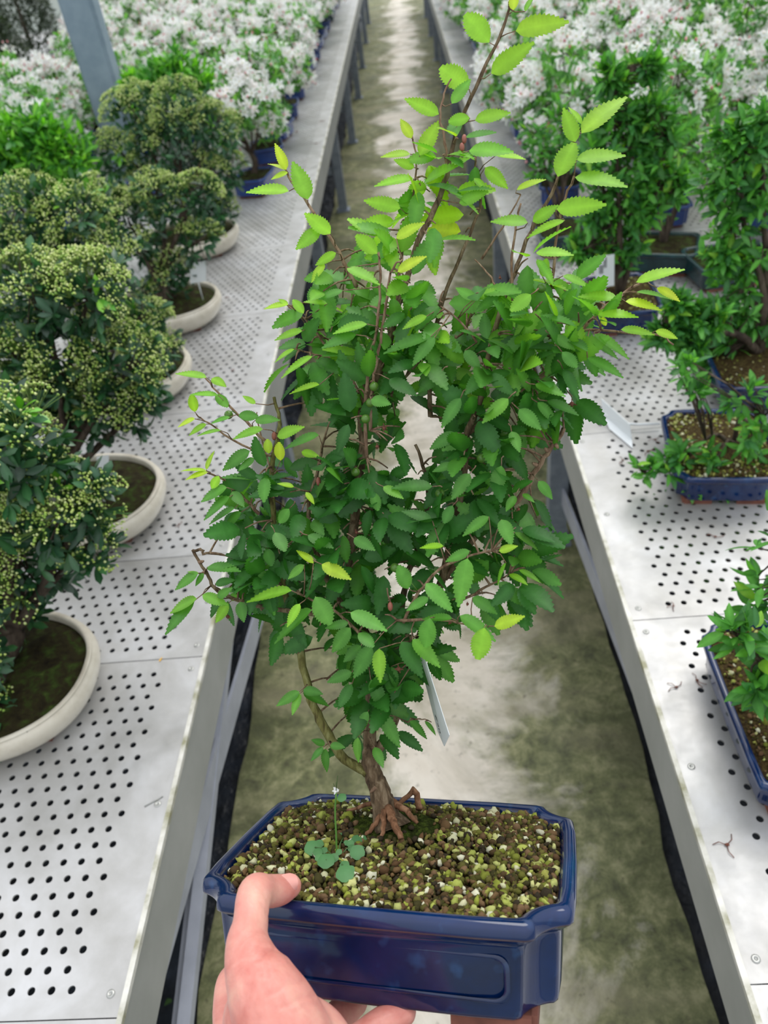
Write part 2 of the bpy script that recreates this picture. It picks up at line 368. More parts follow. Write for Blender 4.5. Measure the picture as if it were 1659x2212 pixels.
# benches: perforated aluminium sheets on a profiled edge, galvanised legs
PX, PY = .02185, .01942
def panel_mesh(width, length, side):
    """side=+1: aisle edge at x=0 and the sheet runs to +x"""
    mb = MB(); mg = .046; my = .0125; th = .002; cols = int((width - mg - .03) / PX) - 1
    rows = int((length - 2 * my) / PY); my = (length - rows * PY) / 2
    gap = .0006; n = 12; r = .0042
    def q(x0, y0, x1, y1, z=0): mb.add([(side * x0, y0, z), (side * x1, y0, z), (side * x1, y1, z), (side * x0, y1, z)], [(0, 1, 2, 3)])
    q(0, gap, width, my); q(0, length - my, width, length - gap)
    for j in range(rows):
        y0 = my + j * PY; off = (j % 2) * PX * .5; x0 = mg + off
        q(0, y0, x0, y0 + PY); q(x0 + cols * PX, y0, width, y0 + PY)
        for i in range(cols):
            xa = x0 + i * PX; c = (xa + PX / 2, y0 + PY / 2)
            vs = []
            for k in range(n):
                a = 2 * math.pi * k / n; vs.append((side * (c[0] + r * math.cos(a)), c[1] + r * math.sin(a), 0))
            for k in range(n):
                a = 2 * math.pi * k / n; ca, sa = math.cos(a), math.sin(a); s = 1 / max(abs(ca), abs(sa))
                vs.append((side * (c[0] + PX / 2 * ca * s), c[1] + PY / 2 * sa * s, 0))
            for k in range(n):
                a = 2 * math.pi * k / n; vs.append((side * (c[0] + r * math.cos(a)), c[1] + r * math.sin(a), -th))
            o = [(k, (k + 1) % n, n + (k + 1) % n, n + k) for k in range(n)] + [(k, 2 * n + k, 2 * n + (k + 1) % n, (k + 1) % n) for k in range(n)]
            mb.add(vs, o)
            # the four outer corners are covered by the k positions at 45 deg only when n%8==0
            for sx_, sy_ in ((1, 1), (-1, 1), (1, -1), (-1, -1)):
                P = [(c[0] + sx_ * PX / 2, c[1] + sy_ * PY / 2)]
                a1 = math.atan2(sy_, sx_)
                ks = sorted(range(n), key=lambda k: abs(math.atan2(math.sin(2 * math.pi * k / n - a1), math.cos(2 * math.pi * k / n - a1))))[:2]
                mb.add([(side * P[0][0], P[0][1], 0)] + [vs[n + k] for k in ks], [(0, 1, 2)])
    bm = bmesh.new(); me = mb.mesh('panel', M_ALU, False); bm.from_mesh(me)
    bmesh.ops.recalc_face_normals(bm, faces=bm.faces); bm.to_mesh(me); bm.free()
    return me
def bench(side, xe, x1, seams, legs_y, label, visible=True):
    """xe: x of the aisle edge, x1: far edge"""
    t = thing('plant_bench', label, 'bench', (xe, 0, 0)); W = abs(x1 - xe)
    meshes = {}
    for a, c in zip(seams[:-1], seams[1:]):
        L = round(c - a, 4)
        if L not in meshes: meshes[L] = panel_mesh(W, L, side)
        o = link('panel', meshes[L], t); o.location = (0, a, BZ)
    y0, y1 = seams[0], seams[-1]
    for s_, xx in ((side, 0.0), (-side, side * W)):
        m = MB(); box(m, (xx - s_ * .001, (y0 + y1) / 2, BZ - .052), (.004, y1 - y0, .096)); box(m, (xx + s_ * .012, (y0 + y1) / 2, BZ - .0985), (.026, y1 - y0, .004))
        o = m.obj('apron', M_APRON, t, False)
    m = MB(); box(m, (-side * .003, (y0 + y1) / 2, BZ - .0015), (.006, y1 - y0, .007)); m.obj('edge_lip', M_LIP, t, False)
    rv = MB(); vs = []; n = 12
    for rr_, zz in ((.0045, .0002), (.0040, .0011), (.0018, .0013), (.0014, .0002)):
        for k in range(n): vs.append((rr_ * math.cos(2 * math.pi * k / n), rr_ * math.sin(2 * math.pi * k / n), zz))
    rv.add(vs, [(g * n + k, g * n + (k + 1) % n, (g + 1) * n + (k + 1) % n, (g + 1) * n + k) for g in range(3) for k in range(n)] + [tuple(3 * n + k for k in range(n))])
    rme = rv.mesh('rivet', M_GREY)
    for a, c in zip(seams[:-1], seams[1:]):
        if a > 5: continue
        for yy in (a + .022, (a + c) / 2, c - .022):
            o = link('rivet', rme, t); o.location = (side * .0135, yy, BZ)
    for i, ly in enumerate(legs_y):
        for dx in (.033, W - .05):
            m = MB(); X = side * dx
            box(m, (X, ly, (BZ - .1) / 2 - .008), (.045, .045, BZ - .1 + .016)); box(m, (X, ly, .004), (.07, .07, .008)); m.obj('leg', M_GALV, t, False)
        m = MB(); box(m, (side * W / 2, ly, .21), (W - .12, .03, .035)); m.obj('crossbar', M_GALV, t, False)
        m = MB(); box(m, (side * W / 2, ly, BZ - .125), (W - .02, .04, .045)); m.obj('bearer', M_GALV, t, False)
    return t
def bar(m, p, q, wx, wz):
    p = np.array(p, float); q = np.array(q, float); d = unit(q - p); u = unit(np.cross(d, (0, 0, 1))); v = np.cross(u, d)
    vs = [c + u * a * wx / 2 + v * b_ * wz / 2 for c in (p, q) for a, b_ in ((-1, -1), (1, -1), (1, 1), (-1, 1))]
    m.add(vs, [(0, 1, 2, 3), (7, 6, 5, 4), (0, 4, 5, 1), (1, 5, 6, 2), (2, 6, 7, 3), (3, 7, 4, 0)])
sL = [-.66, -.199, .263, .725, .947] + [.947 + .4617 * k for k in range(1, 24)]
sR = [-.65, -.189, .273, .7346] + [.7346 + .4617 * k for k in range(1, 24)]
legsY = [.10, 1.62, 2.93, 4.237, 5.58, 6.87, 8.09]
bl = bench(-1, -.368, -1.95, sL, [.0, 1.62, 2.93, 4.237, 5.58, 6.87, 8.09, 9.4, 10.7], 'long perforated aluminium bench to the left of the aisle, with cream bowls on it')
br = bench(1, .2522, 2.1, sR, [.05, 1.50, 2.78, 4.1, 5.4, 6.7, 8.0, 9.3, 10.6], 'long perforated aluminium bench to the right of the aisle, with blue pots on it')
for (p, q, wz) in (((-.035, 1.6, .12), (-.035, .15, .42), .05), ((-.04, 1.2, .43), (-.04, -.3, .06), .018), ((-.055, 1.2, .41), (-.055, -.3, .035), .018)):
    m = MB(); bar(m, p, q, .006 if wz > .03 else .018, wz); m.obj('brace', M_RAIL, bl, False)
m = MB(); bar(m, (.043, 1.5, .155), (.043, .05, .46), .006, .05); m.obj('brace', M_RAIL, br, False)
# outer benches beyond, mostly hidden under blossom
pl_mesh = {}
def plain_bench(x0, x1, label):
    t = thing('plant_bench', label, 'bench', ((x0 + x1) / 2, 5, 0)); W = x1 - x0
    m = MB(); box(m, (0, 0, BZ - .003), (W, 7.6, .006)); m.obj('panel', M_ALU, t, False)
    for s in (-1, 1):
        m = MB(); box(m, (s * W / 2, 0, BZ - .05), (.004, 7.6, .096)); m.obj('apron', M_APRON, t, False)
        for yy in (-3.4, -1.1, 1.2, 3.4):
            m = MB(); box(m, (s * (W / 2 - .05), yy, (BZ - .1) / 2 - .008), (.045, .045, BZ - .1 + .016)); m.obj('leg', M_GALV, t, False)
plain_bench(-4.1, -2.22, 'outer bench at far left beyond the grey post, covered by blossom')
plain_bench(2.35, 4.1, 'outer bench at far right, covered by white blossom')

# grey square roof post between the left benches
t = thing('roof_post', 'grey-blue square steel roof post rising from among the blossom at left', 'post', (*aty(222, 172, 3.3)[:2], -.03))
m = MB(); bw = .15
bm = bmesh.new(); bmesh.ops.create_cube(bm, size=1); 
for v in bm.verts: v.co = Vector((v.co.x * .125, v.co.y * .09, (v.co.z + .5) * 3.6))
bmesh.ops.bevel(bm, geom=[e_ for e_ in bm.edges if abs(e_.verts[0].co.z - e_.verts[1].co.z) > 1], offset=.012, segments=3, affect='EDGES')
me = bpy.data.meshes.new('shaft'); bm.to_mesh(me); bm.free(); me.materials.append(M_POST); link('shaft', me, t)
m = MB(); box(m, (0, 0, .006), (.2, .18, .012)); m.obj('base_plate', M_GALV, t, False)

# ------------------------------------------------------------------ pots
def notch_outline(a, b_, n, ns=8):
    """rectangle half sizes a,b with a concave scoop of size n at each corner (ccw)"""
    pts = []
    for (sx_, sy_, rev) in ((1, -1, 0), (1, 1, 1), (-1, 1, 0), (-1, -1, 1)):
        arc = []
        for i in range(ns + 1):
            th = math.pi / 2 * i / ns
            # from the front/back edge point (a-n, b) round to the side point (a, b-n), bulging inwards
            x = a - n * math.cos(th); y = b_ - n * math.sin(th)
            xs, ys = a - n + n * (i / ns), b_ - n * (i / ns)
            k = .8
            arc.append((sx_ * (x * k + xs * (1 - k)), sy_ * (y * k + ys * (1 - k))))
        # soft lips at both ends of the scoop
        pts += arc if not rev else arc[::-1]
    return pts
def round_outline(a, b_, n, ns=6):
    pts = []
    for (cx_, cy_, a0) in ((a - n, -b_ + n, -90), (a - n, b_ - n, 0), (-a + n, b_ - n, 90), (-a + n, -b_ + n, 180)):
        for i in range(ns + 1):
            th = math.radians(a0 + 90 * i / ns); pts.append((cx_ + n * math.cos(th), cy_ + n * math.sin(th)))
    return pts
def oval_outline(a, b_, n, ns=48):
    return [(a * math.copysign(abs(math.cos(t_)) ** .9, math.cos(t_)), b_ * math.copysign(abs(math.sin(t_)) ** .9, math.sin(t_))) for t_ in (2 * math.pi * i / ns for i in range(ns))]
def loft(fn, a, b_, n, prof, mb, close=True, brown=None):
    """prof: list of (inset, z)"""
    rings = [[(x, y, z) for x, y in fn(a - i, b_ - i, max(n * (1 - i / a * .5) , .001))] for i, z in prof]
    k = len(rings[0]); vs = [p for r_ in rings for p in r_]
    fs = [(g * k + j, g * k + (j + 1) % k, (g + 1) * k + (j + 1) % k, (g + 1) * k + j) for g in range(len(rings) - 1) for j in range(k)]
    if close: fs.append(tuple(range(k))[::-1])
    mb.add(vs, fs, [(q, q, q) for q in (brown or [0] * len(rings)) for _ in range(k)])
def finish(o, bev=0, sub=0, split=40):
    bm = bmesh.new(); bm.from_mesh(o.data); bmesh.ops.recalc_face_normals(bm, faces=bm.faces); bm.to_mesh(o.data); bm.free()
    if sub:
        md = o.modifiers.new('smooth', 'SUBSURF'); md.levels = sub; md.render_levels = sub
    return o
def rect_pot(parent, W, D, H, fn, n, mat_, foot=True, rim=.0095, name='pot', z0=0, sub=1):
    """rim top at z=z0; underside at z0-H; feet below. closed thick bowl"""
    a, b_ = W / 2, D / 2; R_ = rim
    prof = [(.024, -H), (.0125, -H), (.0108, -H), (.0100, -H + .001), (.0096, -H + .003), (.0085, -H * .6), (.0078, -H * .38), (.0074, -.0165), (.0066, -.0142), (.0040, -.0128), (.0022, -.0105), (.0012, -.0096), (.0002, -.0088), (0, -.0075), (0, -.004), (.0008, -.0016), (.0026, -.0002), (.0045, 0),
            (R_ - .003, -.0003), (R_ - .001, -.002), (R_, -.005), (R_ + .0025, -.012), (R_ + .008, -H * .5), (R_ + .012, -H + .006)]
    m = MB(); loft(fn, a, b_, n, [(i, z0 + z) for i, z in prof], m, brown=[.1, .3, .9, .6] + [0] * 5 + [.1, .3, 1, .5] + [0] * 5 + [0, .45, 0, 0] + [0] * 20 if 0 else [(.9 if abs(z + .0096) < .0008 else (.6 if abs(z + H - .001) < .0006 else (.5 if (abs(i - (R_ - .001)) < .0003 and z > -.003) else 0))) for i, z in prof])
    k = len(fn(a, b_, n)); nr = len(prof); m.f.append(tuple((nr - 1) * k + j for j in range(k)))
    o = finish(m.obj(name, mat_, parent), sub=sub)
    if foot:
        for sx_ in (-1, 1):
            for sy_ in (-1, 1):
                m = MB(); cx_, cy_ = sx_ * (a - .046), sy_ * (b_ - .024)
                box(m, (cx_, cy_, z0 - H - .004), (.042, .020, .010)); box(m, (sx_ * (a - .030), sy_ * (b_ - .034), z0 - H - .004), (.016, .034, .010))
                m.obj('foot', M_CLAY, parent, False)
    return o
def soil_sheet(parent, fn, a, b_, n, z, mat_, mound=.006, name='soil', kx=0, ky=0, bumpy=.0015):
    out_ = fn(a, b_, n); k = len(out_); vs = [(kx, ky, z + mound)]; fs = []
    G = 9
    for g in range(1, G + 1):
        s = g / G
        for x, y in out_: vs.append((kx * (1 - s) + x * s, ky * (1 - s) + y * s, z + mound * (1 - s * s) + (random.random() - .5) * bumpy * (s < 1)))
    for j in range(k): fs.append((0, 1 + j, 1 + (j + 1) % k))
    for g in range(G - 1):
        for j in range(k): fs.append((1 + g * k + j, 1 + g * k + (j + 1) % k, 1 + (g + 1) * k + (j + 1) % k, 1 + (g + 1) * k + j))
    m = MB(); m.add(vs, fs); return finish(m.obj(name, mat_, parent))
def oval_pot(parent, A, B, H):
    m = MB()
    prof = [(.040, 0.004), (.034, .004), (.022, .010), (.010, .022), (.003, .036), (0, .046), (.002, .055), (.006, .0585), (.0075, .060), (.0065, .0625), (.006, H - .002), (.0075, H), (.013, H), (.0145, H - .003), (.016, H - .010), (.016, .030)]
    loft(oval_outline, A, B, 0, prof, m); k = 48; m.f.append(tuple((len(prof) - 1) * k + j for j in range(k)))
    finish(m.obj('pot', M_CREAM, parent), sub=1)
    for a_ in (0.7, 2.44, 3.84, 5.58):
        m = MB(); box(m, ((A - .05) * math.cos(a_), (B - .045) * math.sin(a_), .003), (.04, .03, .006)); m.obj('foot', M_CLAY, parent, False)

def pebbles(parent, fn_inside, zf, n_br, n_pu, sb=(.0013, .0026), sp_=(.0020, .0038), name='gravel'):
    m = MB()
    br_ = [lin(92, 68, 44), lin(74, 58, 34), lin(106, 82, 54), lin(88, 84, 38), lin(70, 68, 26), lin(112, 88, 62), lin(104, 98, 46), lin(60, 56, 26), lin(92, 92, 36), lin(52, 44, 30)]
    pu_ = [lin(184, 184, 122), lin(158, 166, 80), lin(196, 194, 156), lin(136, 144, 56), lin(172, 176, 104), lin(112, 118, 44), lin(200, 198, 172), lin(146, 146, 72)]
    for i in range(n_br + n_pu):
        x, y = fn_inside(); pu = i >= n_br
        r = random.uniform(*(sp_ if pu else sb)) * (1.25 if random.random() < .12 else 1)
        c = np.array(random.choice(pu_ if pu else br_)) * random.uniform(.8, 1.1)
        z = zf(x, y) + r * random.uniform(.1, .8)
        ball(m, (x, y, z), r, tuple(c), (1, random.uniform(.6, 1), random.uniform(.5, .9)), (.75 if pu else .45), 2 if r > .0030 else 1, rmat())
    o = m.obj(name, M_GRIT, parent); o['kind'] = 'stuff'; return o

# ------------------------------------------------------------------ the held bonsai
TC = np.array([0.0098, 0.2077, 0.4798])
RC = np.array([[.9696, .2421, -.0390], [-.0377, -.0099, -.9992], [-.2417, .9702, -.0005]])
def orth(R):
    x_ = unit(R[:, 0]); z_ = unit(R[:, 2] - x_ * np.dot(x_, R[:, 2])); return np.array([x_, np.cross(z_, x_), z_]).T
RC = orth(RC); RP = RW @ RC; OP = CAM + RW @ TC
def LP(px, py, y):
    """point of the pot's own frame seen at a pixel, at depth y behind the pot's middle"""
    r = np.array([(px - CX) / F, (py - CY) / F, 1.0]); A = np.array([RC[:, 0], RC[:, 2], -r]).T
    s = np.linalg.solve(A, -(TC + RC[:, 1] * y)); return np.array([s[0], y, s[1]])
def pix(l):
    c = TC + RC @ np.asarray(l, float); return c[0] / c[2] * F + CX, c[1] / c[2] * F + CY
CAML = -RC.T @ TC
VIEW = unit(CAML)            # towards the camera, in the pot's frame
UPL = RP.T @ np.array([0, 0, 1.0]) # world up in the pot's frame
bonsai = thing('potted_cherry_bonsai', 'cherry bonsai in glossy blue pot held up by a hand over the aisle', 'bonsai', OP)
bonsai.rotation_euler = Matrix([list(RP[i]) for i in range(3)]).to_euler()
PW, PD, PH = .215, .164, .0560
rect_pot(bonsai, PW, PD, PH, notch_outline, .022, M_BLUE)
# raised border of the recessed panel on the two long walls
for s in (-1, 1):
    m = MB(); yy = s * (PD / 2 - .0089); 
    o_ = [(x, z) for x, z in round_outline(.073, .0125, .007)]
    vs = []; k = len(o_)
    for g, (sc_x, dz, dy) in enumerate(((1.0, 0, .0003), (.98, 0, .0009), (.96, 0, .0003))):
        for x, z in o_: vs.append((x * sc_x, yy + s * dy - s * (z * 0), -.033 + z * (1 - (1 - sc_x) * 4)))
    m.add(vs, [(g * k + j, g * k + (j + 1) % k, (g + 1) * k + (j + 1) % k, (g + 1) * k + j) for g in range(2) for j in range(k)], (.0, .0, .0))
    finish(m.obj('raised_border', M_BLUE, bonsai))
KX, KY = LP(835, 1750, .018)[0], .022
def soil_z(x, y):
    r = math.hypot((x - KX) / .05, (y - KY) / .036); return -.0055 + .012 * math.exp(-r * r) + .0015
soil_sheet(bonsai, notch_outline, PW / 2 - .0085, PD / 2 - .0085, .018, -.0068, M_SOILG, 0.0, bumpy=.001)
m = MB(); G = 26; vs = []
for j in range(G):
    for i in range(40):
        a_ = 2 * math.pi * i / 40; r = (j / (G - 1)); wob = 1 + .16 * math.sin(a_ * 3 + 1) + .1 * math.sin(a_ * 7)
        x = KX + .040 * wob * r * math.cos(a_) + .006; y = KY + .030 * wob * r * math.sin(a_)
        vs.append((x, y, soil_z(x, y) - .001 - .004 * max(0, r - .8) * 5 + .0016 * (random.random() - .5)))
m.add(vs, [(j * 40 + i, j * 40 + (i + 1) % 40, (j + 1) * 40 + (i + 1) % 40, (j + 1) * 40 + i) for j in range(G - 1) for i in range(40)])
finish(m.obj('moss_mound', M_MOSS, bonsai))
def in_pot():
    while True:
        x = random.uniform(-1, 1) * (PW / 2 - .012); y = random.uniform(-1, 1) * (PD / 2 - .012)
        if (abs(x) - (PW / 2 - .010)) / .022 + 1 > 0 and (abs(y) - (PD / 2 - .010)) / .022 + 1 > 0 and math.hypot(PW / 2 - .01 - abs(x), PD / 2 - .01 - abs(y)) < .019: continue
        r = math.hypot((x - KX - .004) / .032, (y - KY) / .024)
        if r < 1 and random.random() < .93: continue
        return x, y
pebbles(bonsai, in_pot, lambda x, y: soil_z(x, y) - .0012, 4000, 700, (.0012, .0029), (.0017, .0032))

# stems traced through the crown: (pixel x, pixel y, depth mm), radius mm start->end, kind
def stem(pts, r0, r1, mat_, name='branch', n=8, kink=.0012, sub=4, parent=bonsai):
    P = spline([LP(x, y, d / 1000 + .018) for x, y, d in pts], sub); k = len(P)
    P = [p + rvec() * kink * (0 < i < k - 1) * .5 for i, p in enumerate(P)]
    R_ = [(r0 + (r1 - r0) * (i / (k - 1))) / 1000 * (1 + .12 * (random.random() - .5)) for i in range(k)]
    m = MB(); tube(m, P, R_, n, wob=.12); finish(m.obj(name, mat_, parent)); return P
STEMS = []
S = lambda *a, **k: STEMS.append(stem(*a, **k))
stem([(838, 1778, 2), (829, 1738, 0), (816, 1700, 0), (803, 1665, 0), (798, 1632, 0), (800, 1600, 0)], 8.5, 4.2, M_BARK, 'trunk', 14)
# trunk flare gets its own thicker foot
m = MB(); P0 = LP(836, 1772, 20); tube(m, [LP(842, 1790, .016), LP(834, 1762, .018), LP(826, 1730, .018), LP(817, 1700, .018)], [.014, .0085, .0068, .0058], 12, wob=.2); m.obj('trunk_base', M_BARK, bonsai)
for q, r in (([(838, 1745, -5), (850, 1775, -14), (866, 1812, -22)], (4.5, 2.4)), ([(830, 1750, -6), (828, 1780, -14), (824, 1815, -20)], (3.2, 1.5)), ([(840, 1730, 2), (870, 1745, -2), (902, 1778, -8)], (4.2, 1.6)), ([(822, 1760, -6), (806, 1785, -12), (790, 1806, -16)], (2.8, 1.6)),
             ([(850, 1740, 10), (880, 1722, 22), (893, 1706, 24), (902, 1722, 24), (905, 1748, 20)], (2.0, 3.4)), ([(826, 1730, 4), (790, 1740, 10), (750, 1750, 14)], (3.0, 1.2))):
    stem([(a_, b2, c_) for a_, b2, c_ in q], r[0] * .72, r[1] * .72, M_ROOT, 'root', 9)
S([(800, 1668, 0), (780, 1662, -2), (735, 1630, -6), (700, 1570, -8), (672, 1510, -8), (655, 1440, -6), (640, 1370, -4), (612, 1262, -2), (598, 1190, 0), (590, 1100, 2), (586, 1010, 2), (600, 950, 0), (603, 905, 0), (592, 858, 0)], 3.6, 1.1, M_BARKG)
S([(800, 1610, 0), (800, 1540, 2), (801, 1450, 4), (790, 1380, 6), (768, 1300, 6), (752, 1220, 4), (764, 1130, 2), (772, 1050, 0), (786, 960, 0), (782, 890, 2), (820, 800, 2), (845, 720, 4), (862, 650, 4), (905, 520, 2), (940, 450, 0), (965, 380, 0), (975, 330, 0), (1000, 250, 0), (1035, 170, 0), (1070, 100, 0), (1095, 30, 0), (1104, -12, 0)], 4.2, .7, M_BARK)
S([(802, 1640, 0), (845, 1575, 6), (868, 1500, 10), (884, 1420, 12), (868, 1335, 12), (880, 1250, 14), (905, 1170, 16), (925, 1090, 16), (918, 1020, 16), (897, 960, 14)], 3.4, 1.0, M_BARK)
S([(880, 1440, 12), (925, 1330, 8), (960, 1230, 4), (985, 1120, 0), (1004, 1010, -2), (1008, 940, -4), (1036, 870, -2), (1058, 760, 0), (1086, 650, 2), (1112, 590, 4), (1138, 520, 4), (1190, 420, 2), (1216, 350, 0), (1252, 285, -2)], 3.0, .7, M_BARK)
S([(1010, 935, 0), (1080, 880, 6), (1150, 830, 10), (1200, 780, 8), (1240, 730, 4), (1310, 660, 0), (1380, 612, -2), (1440, 580, -4)], 1.9, .6, M_TWIG)
S([(1200, 735, 6), (1250, 714, 2), (1350, 718, 0), (1420, 722, 0), (1455, 745, 0)], 1.0, .5, M_TWIG)
S([(1190, 640, 4), (1197, 560, 2), (1215, 450, 0), (1240, 380, 0)], 1.0, .7, M_TWIG)
S([(1108, 650, 0), (1105, 560, 0), (1115, 480, 0), (1125, 440, 0)], .9, .6, M_TWIG)
S([(960, 1250, 10), (1050, 1130, 10), (1120, 1080, 8), (1160, 1010, 6), (1190, 970, 4), (1218, 925, 4)], 2.2, 1.4, M_TWIG)
S([(775, 1350, 6), (720, 1280, 4), (690, 1210, 0), (672, 1150, -2), (668, 1080, -2), (688, 1010, 0), (700, 950, 4)], 2.2, .9, M_BARK)
S([(792, 990, -10), (790, 880, -14), (800, 780, -16), (815, 690, -18), (822, 600, -18), (818, 545, -18)], 1.3, .7, M_TWIG)
S([(800, 930, -12), (806, 830, -16), (822, 740, -18), (836, 640, -20), (848, 580, -20), (870, 560, -20)], 1.2, .6, M_TWIG)
S([(835, 760, 4), (850, 690, 8), (862, 610, 10), (866, 560, 10), (880, 480, 10), (893, 420, 8), (900, 350, 6), (890, 290, 6)], 1.4, .5, M_TWIG)
S([(930, 900, 10), (930, 800, 12), (945, 700, 12), (975, 600, 12), (1010, 520, 12), (1040, 430, 12), (1028, 360, 10), (1030, 330, 10)], 1.7, .6, M_BARK)
S([(965, 380, 0), (962, 310, -4), (950, 250, -6), (960, 200, -6), (975, 170, -6)], 1.0, .5, M_TWIG)
S([(770, 620, 6), (740, 560, 4), (705, 500, 0), (665, 440, -2), (632, 395, -2), (606, 345, -2)], 1.4, .6, M_TWIG)
S([(800, 850, 4), (740, 780, 2), (700, 740, 0), (660, 690, -4), (615, 655, -4)], 1.2, .5, M_TWIG)
S([(790, 880, 0), (740, 790, -4), (680, 765, -6), (640, 755, -6)], .9, .4, M_TWIG)
S([(590, 970, 0), (530, 910, -4), (470, 848, -6), (440, 812, -6)], 1.1, .5, M_TWIG)
S([(585, 985, 0), (520, 960, -4), (450, 915, -6), (424, 895, -6)], .9, .4, M_TWIG)
S([(560, 1110, -4), (520, 1070, -8), (480, 1035, -10), (450, 1020, -10)], 1.2, .5, M_TWIG)
S([(588, 1020, 0), (560, 930, 2), (555, 890, 2)], .7, .4, M_TWIG)
S([(700, 1330, -14), (560, 1310, -14), (500, 1290, -12), (462, 1270, -12), (450, 1245, -12), (425, 1205, -12), (416, 1188, -12)], 1.5, 1.0, M_DBARK if False else M_BARK)
S([(416, 1189, -12), (436, 1188, -12), (440, 1197, -12), (453, 1194, -12)], 1.0, .8, M_BARK)
S([(790, 1400, -12), (765, 1355, -18), (720, 1318, -24), (674, 1296, -26), (640, 1280, -26)], 1.2, .6, M_TWIG)
S([(872, 1345, -20), (905, 1280, -26), (950, 1230, -28), (1010, 1200, -28), (1062, 1190, -28)], 1.1, .6, M_TWIG)
S([(858, 1340, -20), (930, 1338, -26), (990, 1345, -28), (1050, 1356, -28)], 1.0, .5, M_TWIG)
S([(880, 1560, -6), (905, 1552, -8), (932, 1560, -8)], .6, .3, M_TWIG)
S([(930, 1320, 10), (1010, 1290, 4), (1060, 1262, 0), (1100, 1240, -4)], 1.2, .5, M_TWIG)
S([(845, 850, 6), (930, 760, 8), (1000, 720, 6), (1026, 648, 0)], 1.0, .6, M_TWIG)
S([(1030, 740, -8), (1000, 700, -10), (950, 660, -12), (925, 640, -12)], .8, .4, M_TWIG)
S([(1085, 640, 0), (1060, 600, 0), (1025, 560, 0)], .8, .4, M_TWIG)
S([(1040, 560, 6), (1085, 490, 0), (1125, 420, -4)], .9, .4, M_TWIG)
S([(893, 1430, -20), (890, 1400, -20), (884, 1372, -20)], .8, .8, M_BARK)

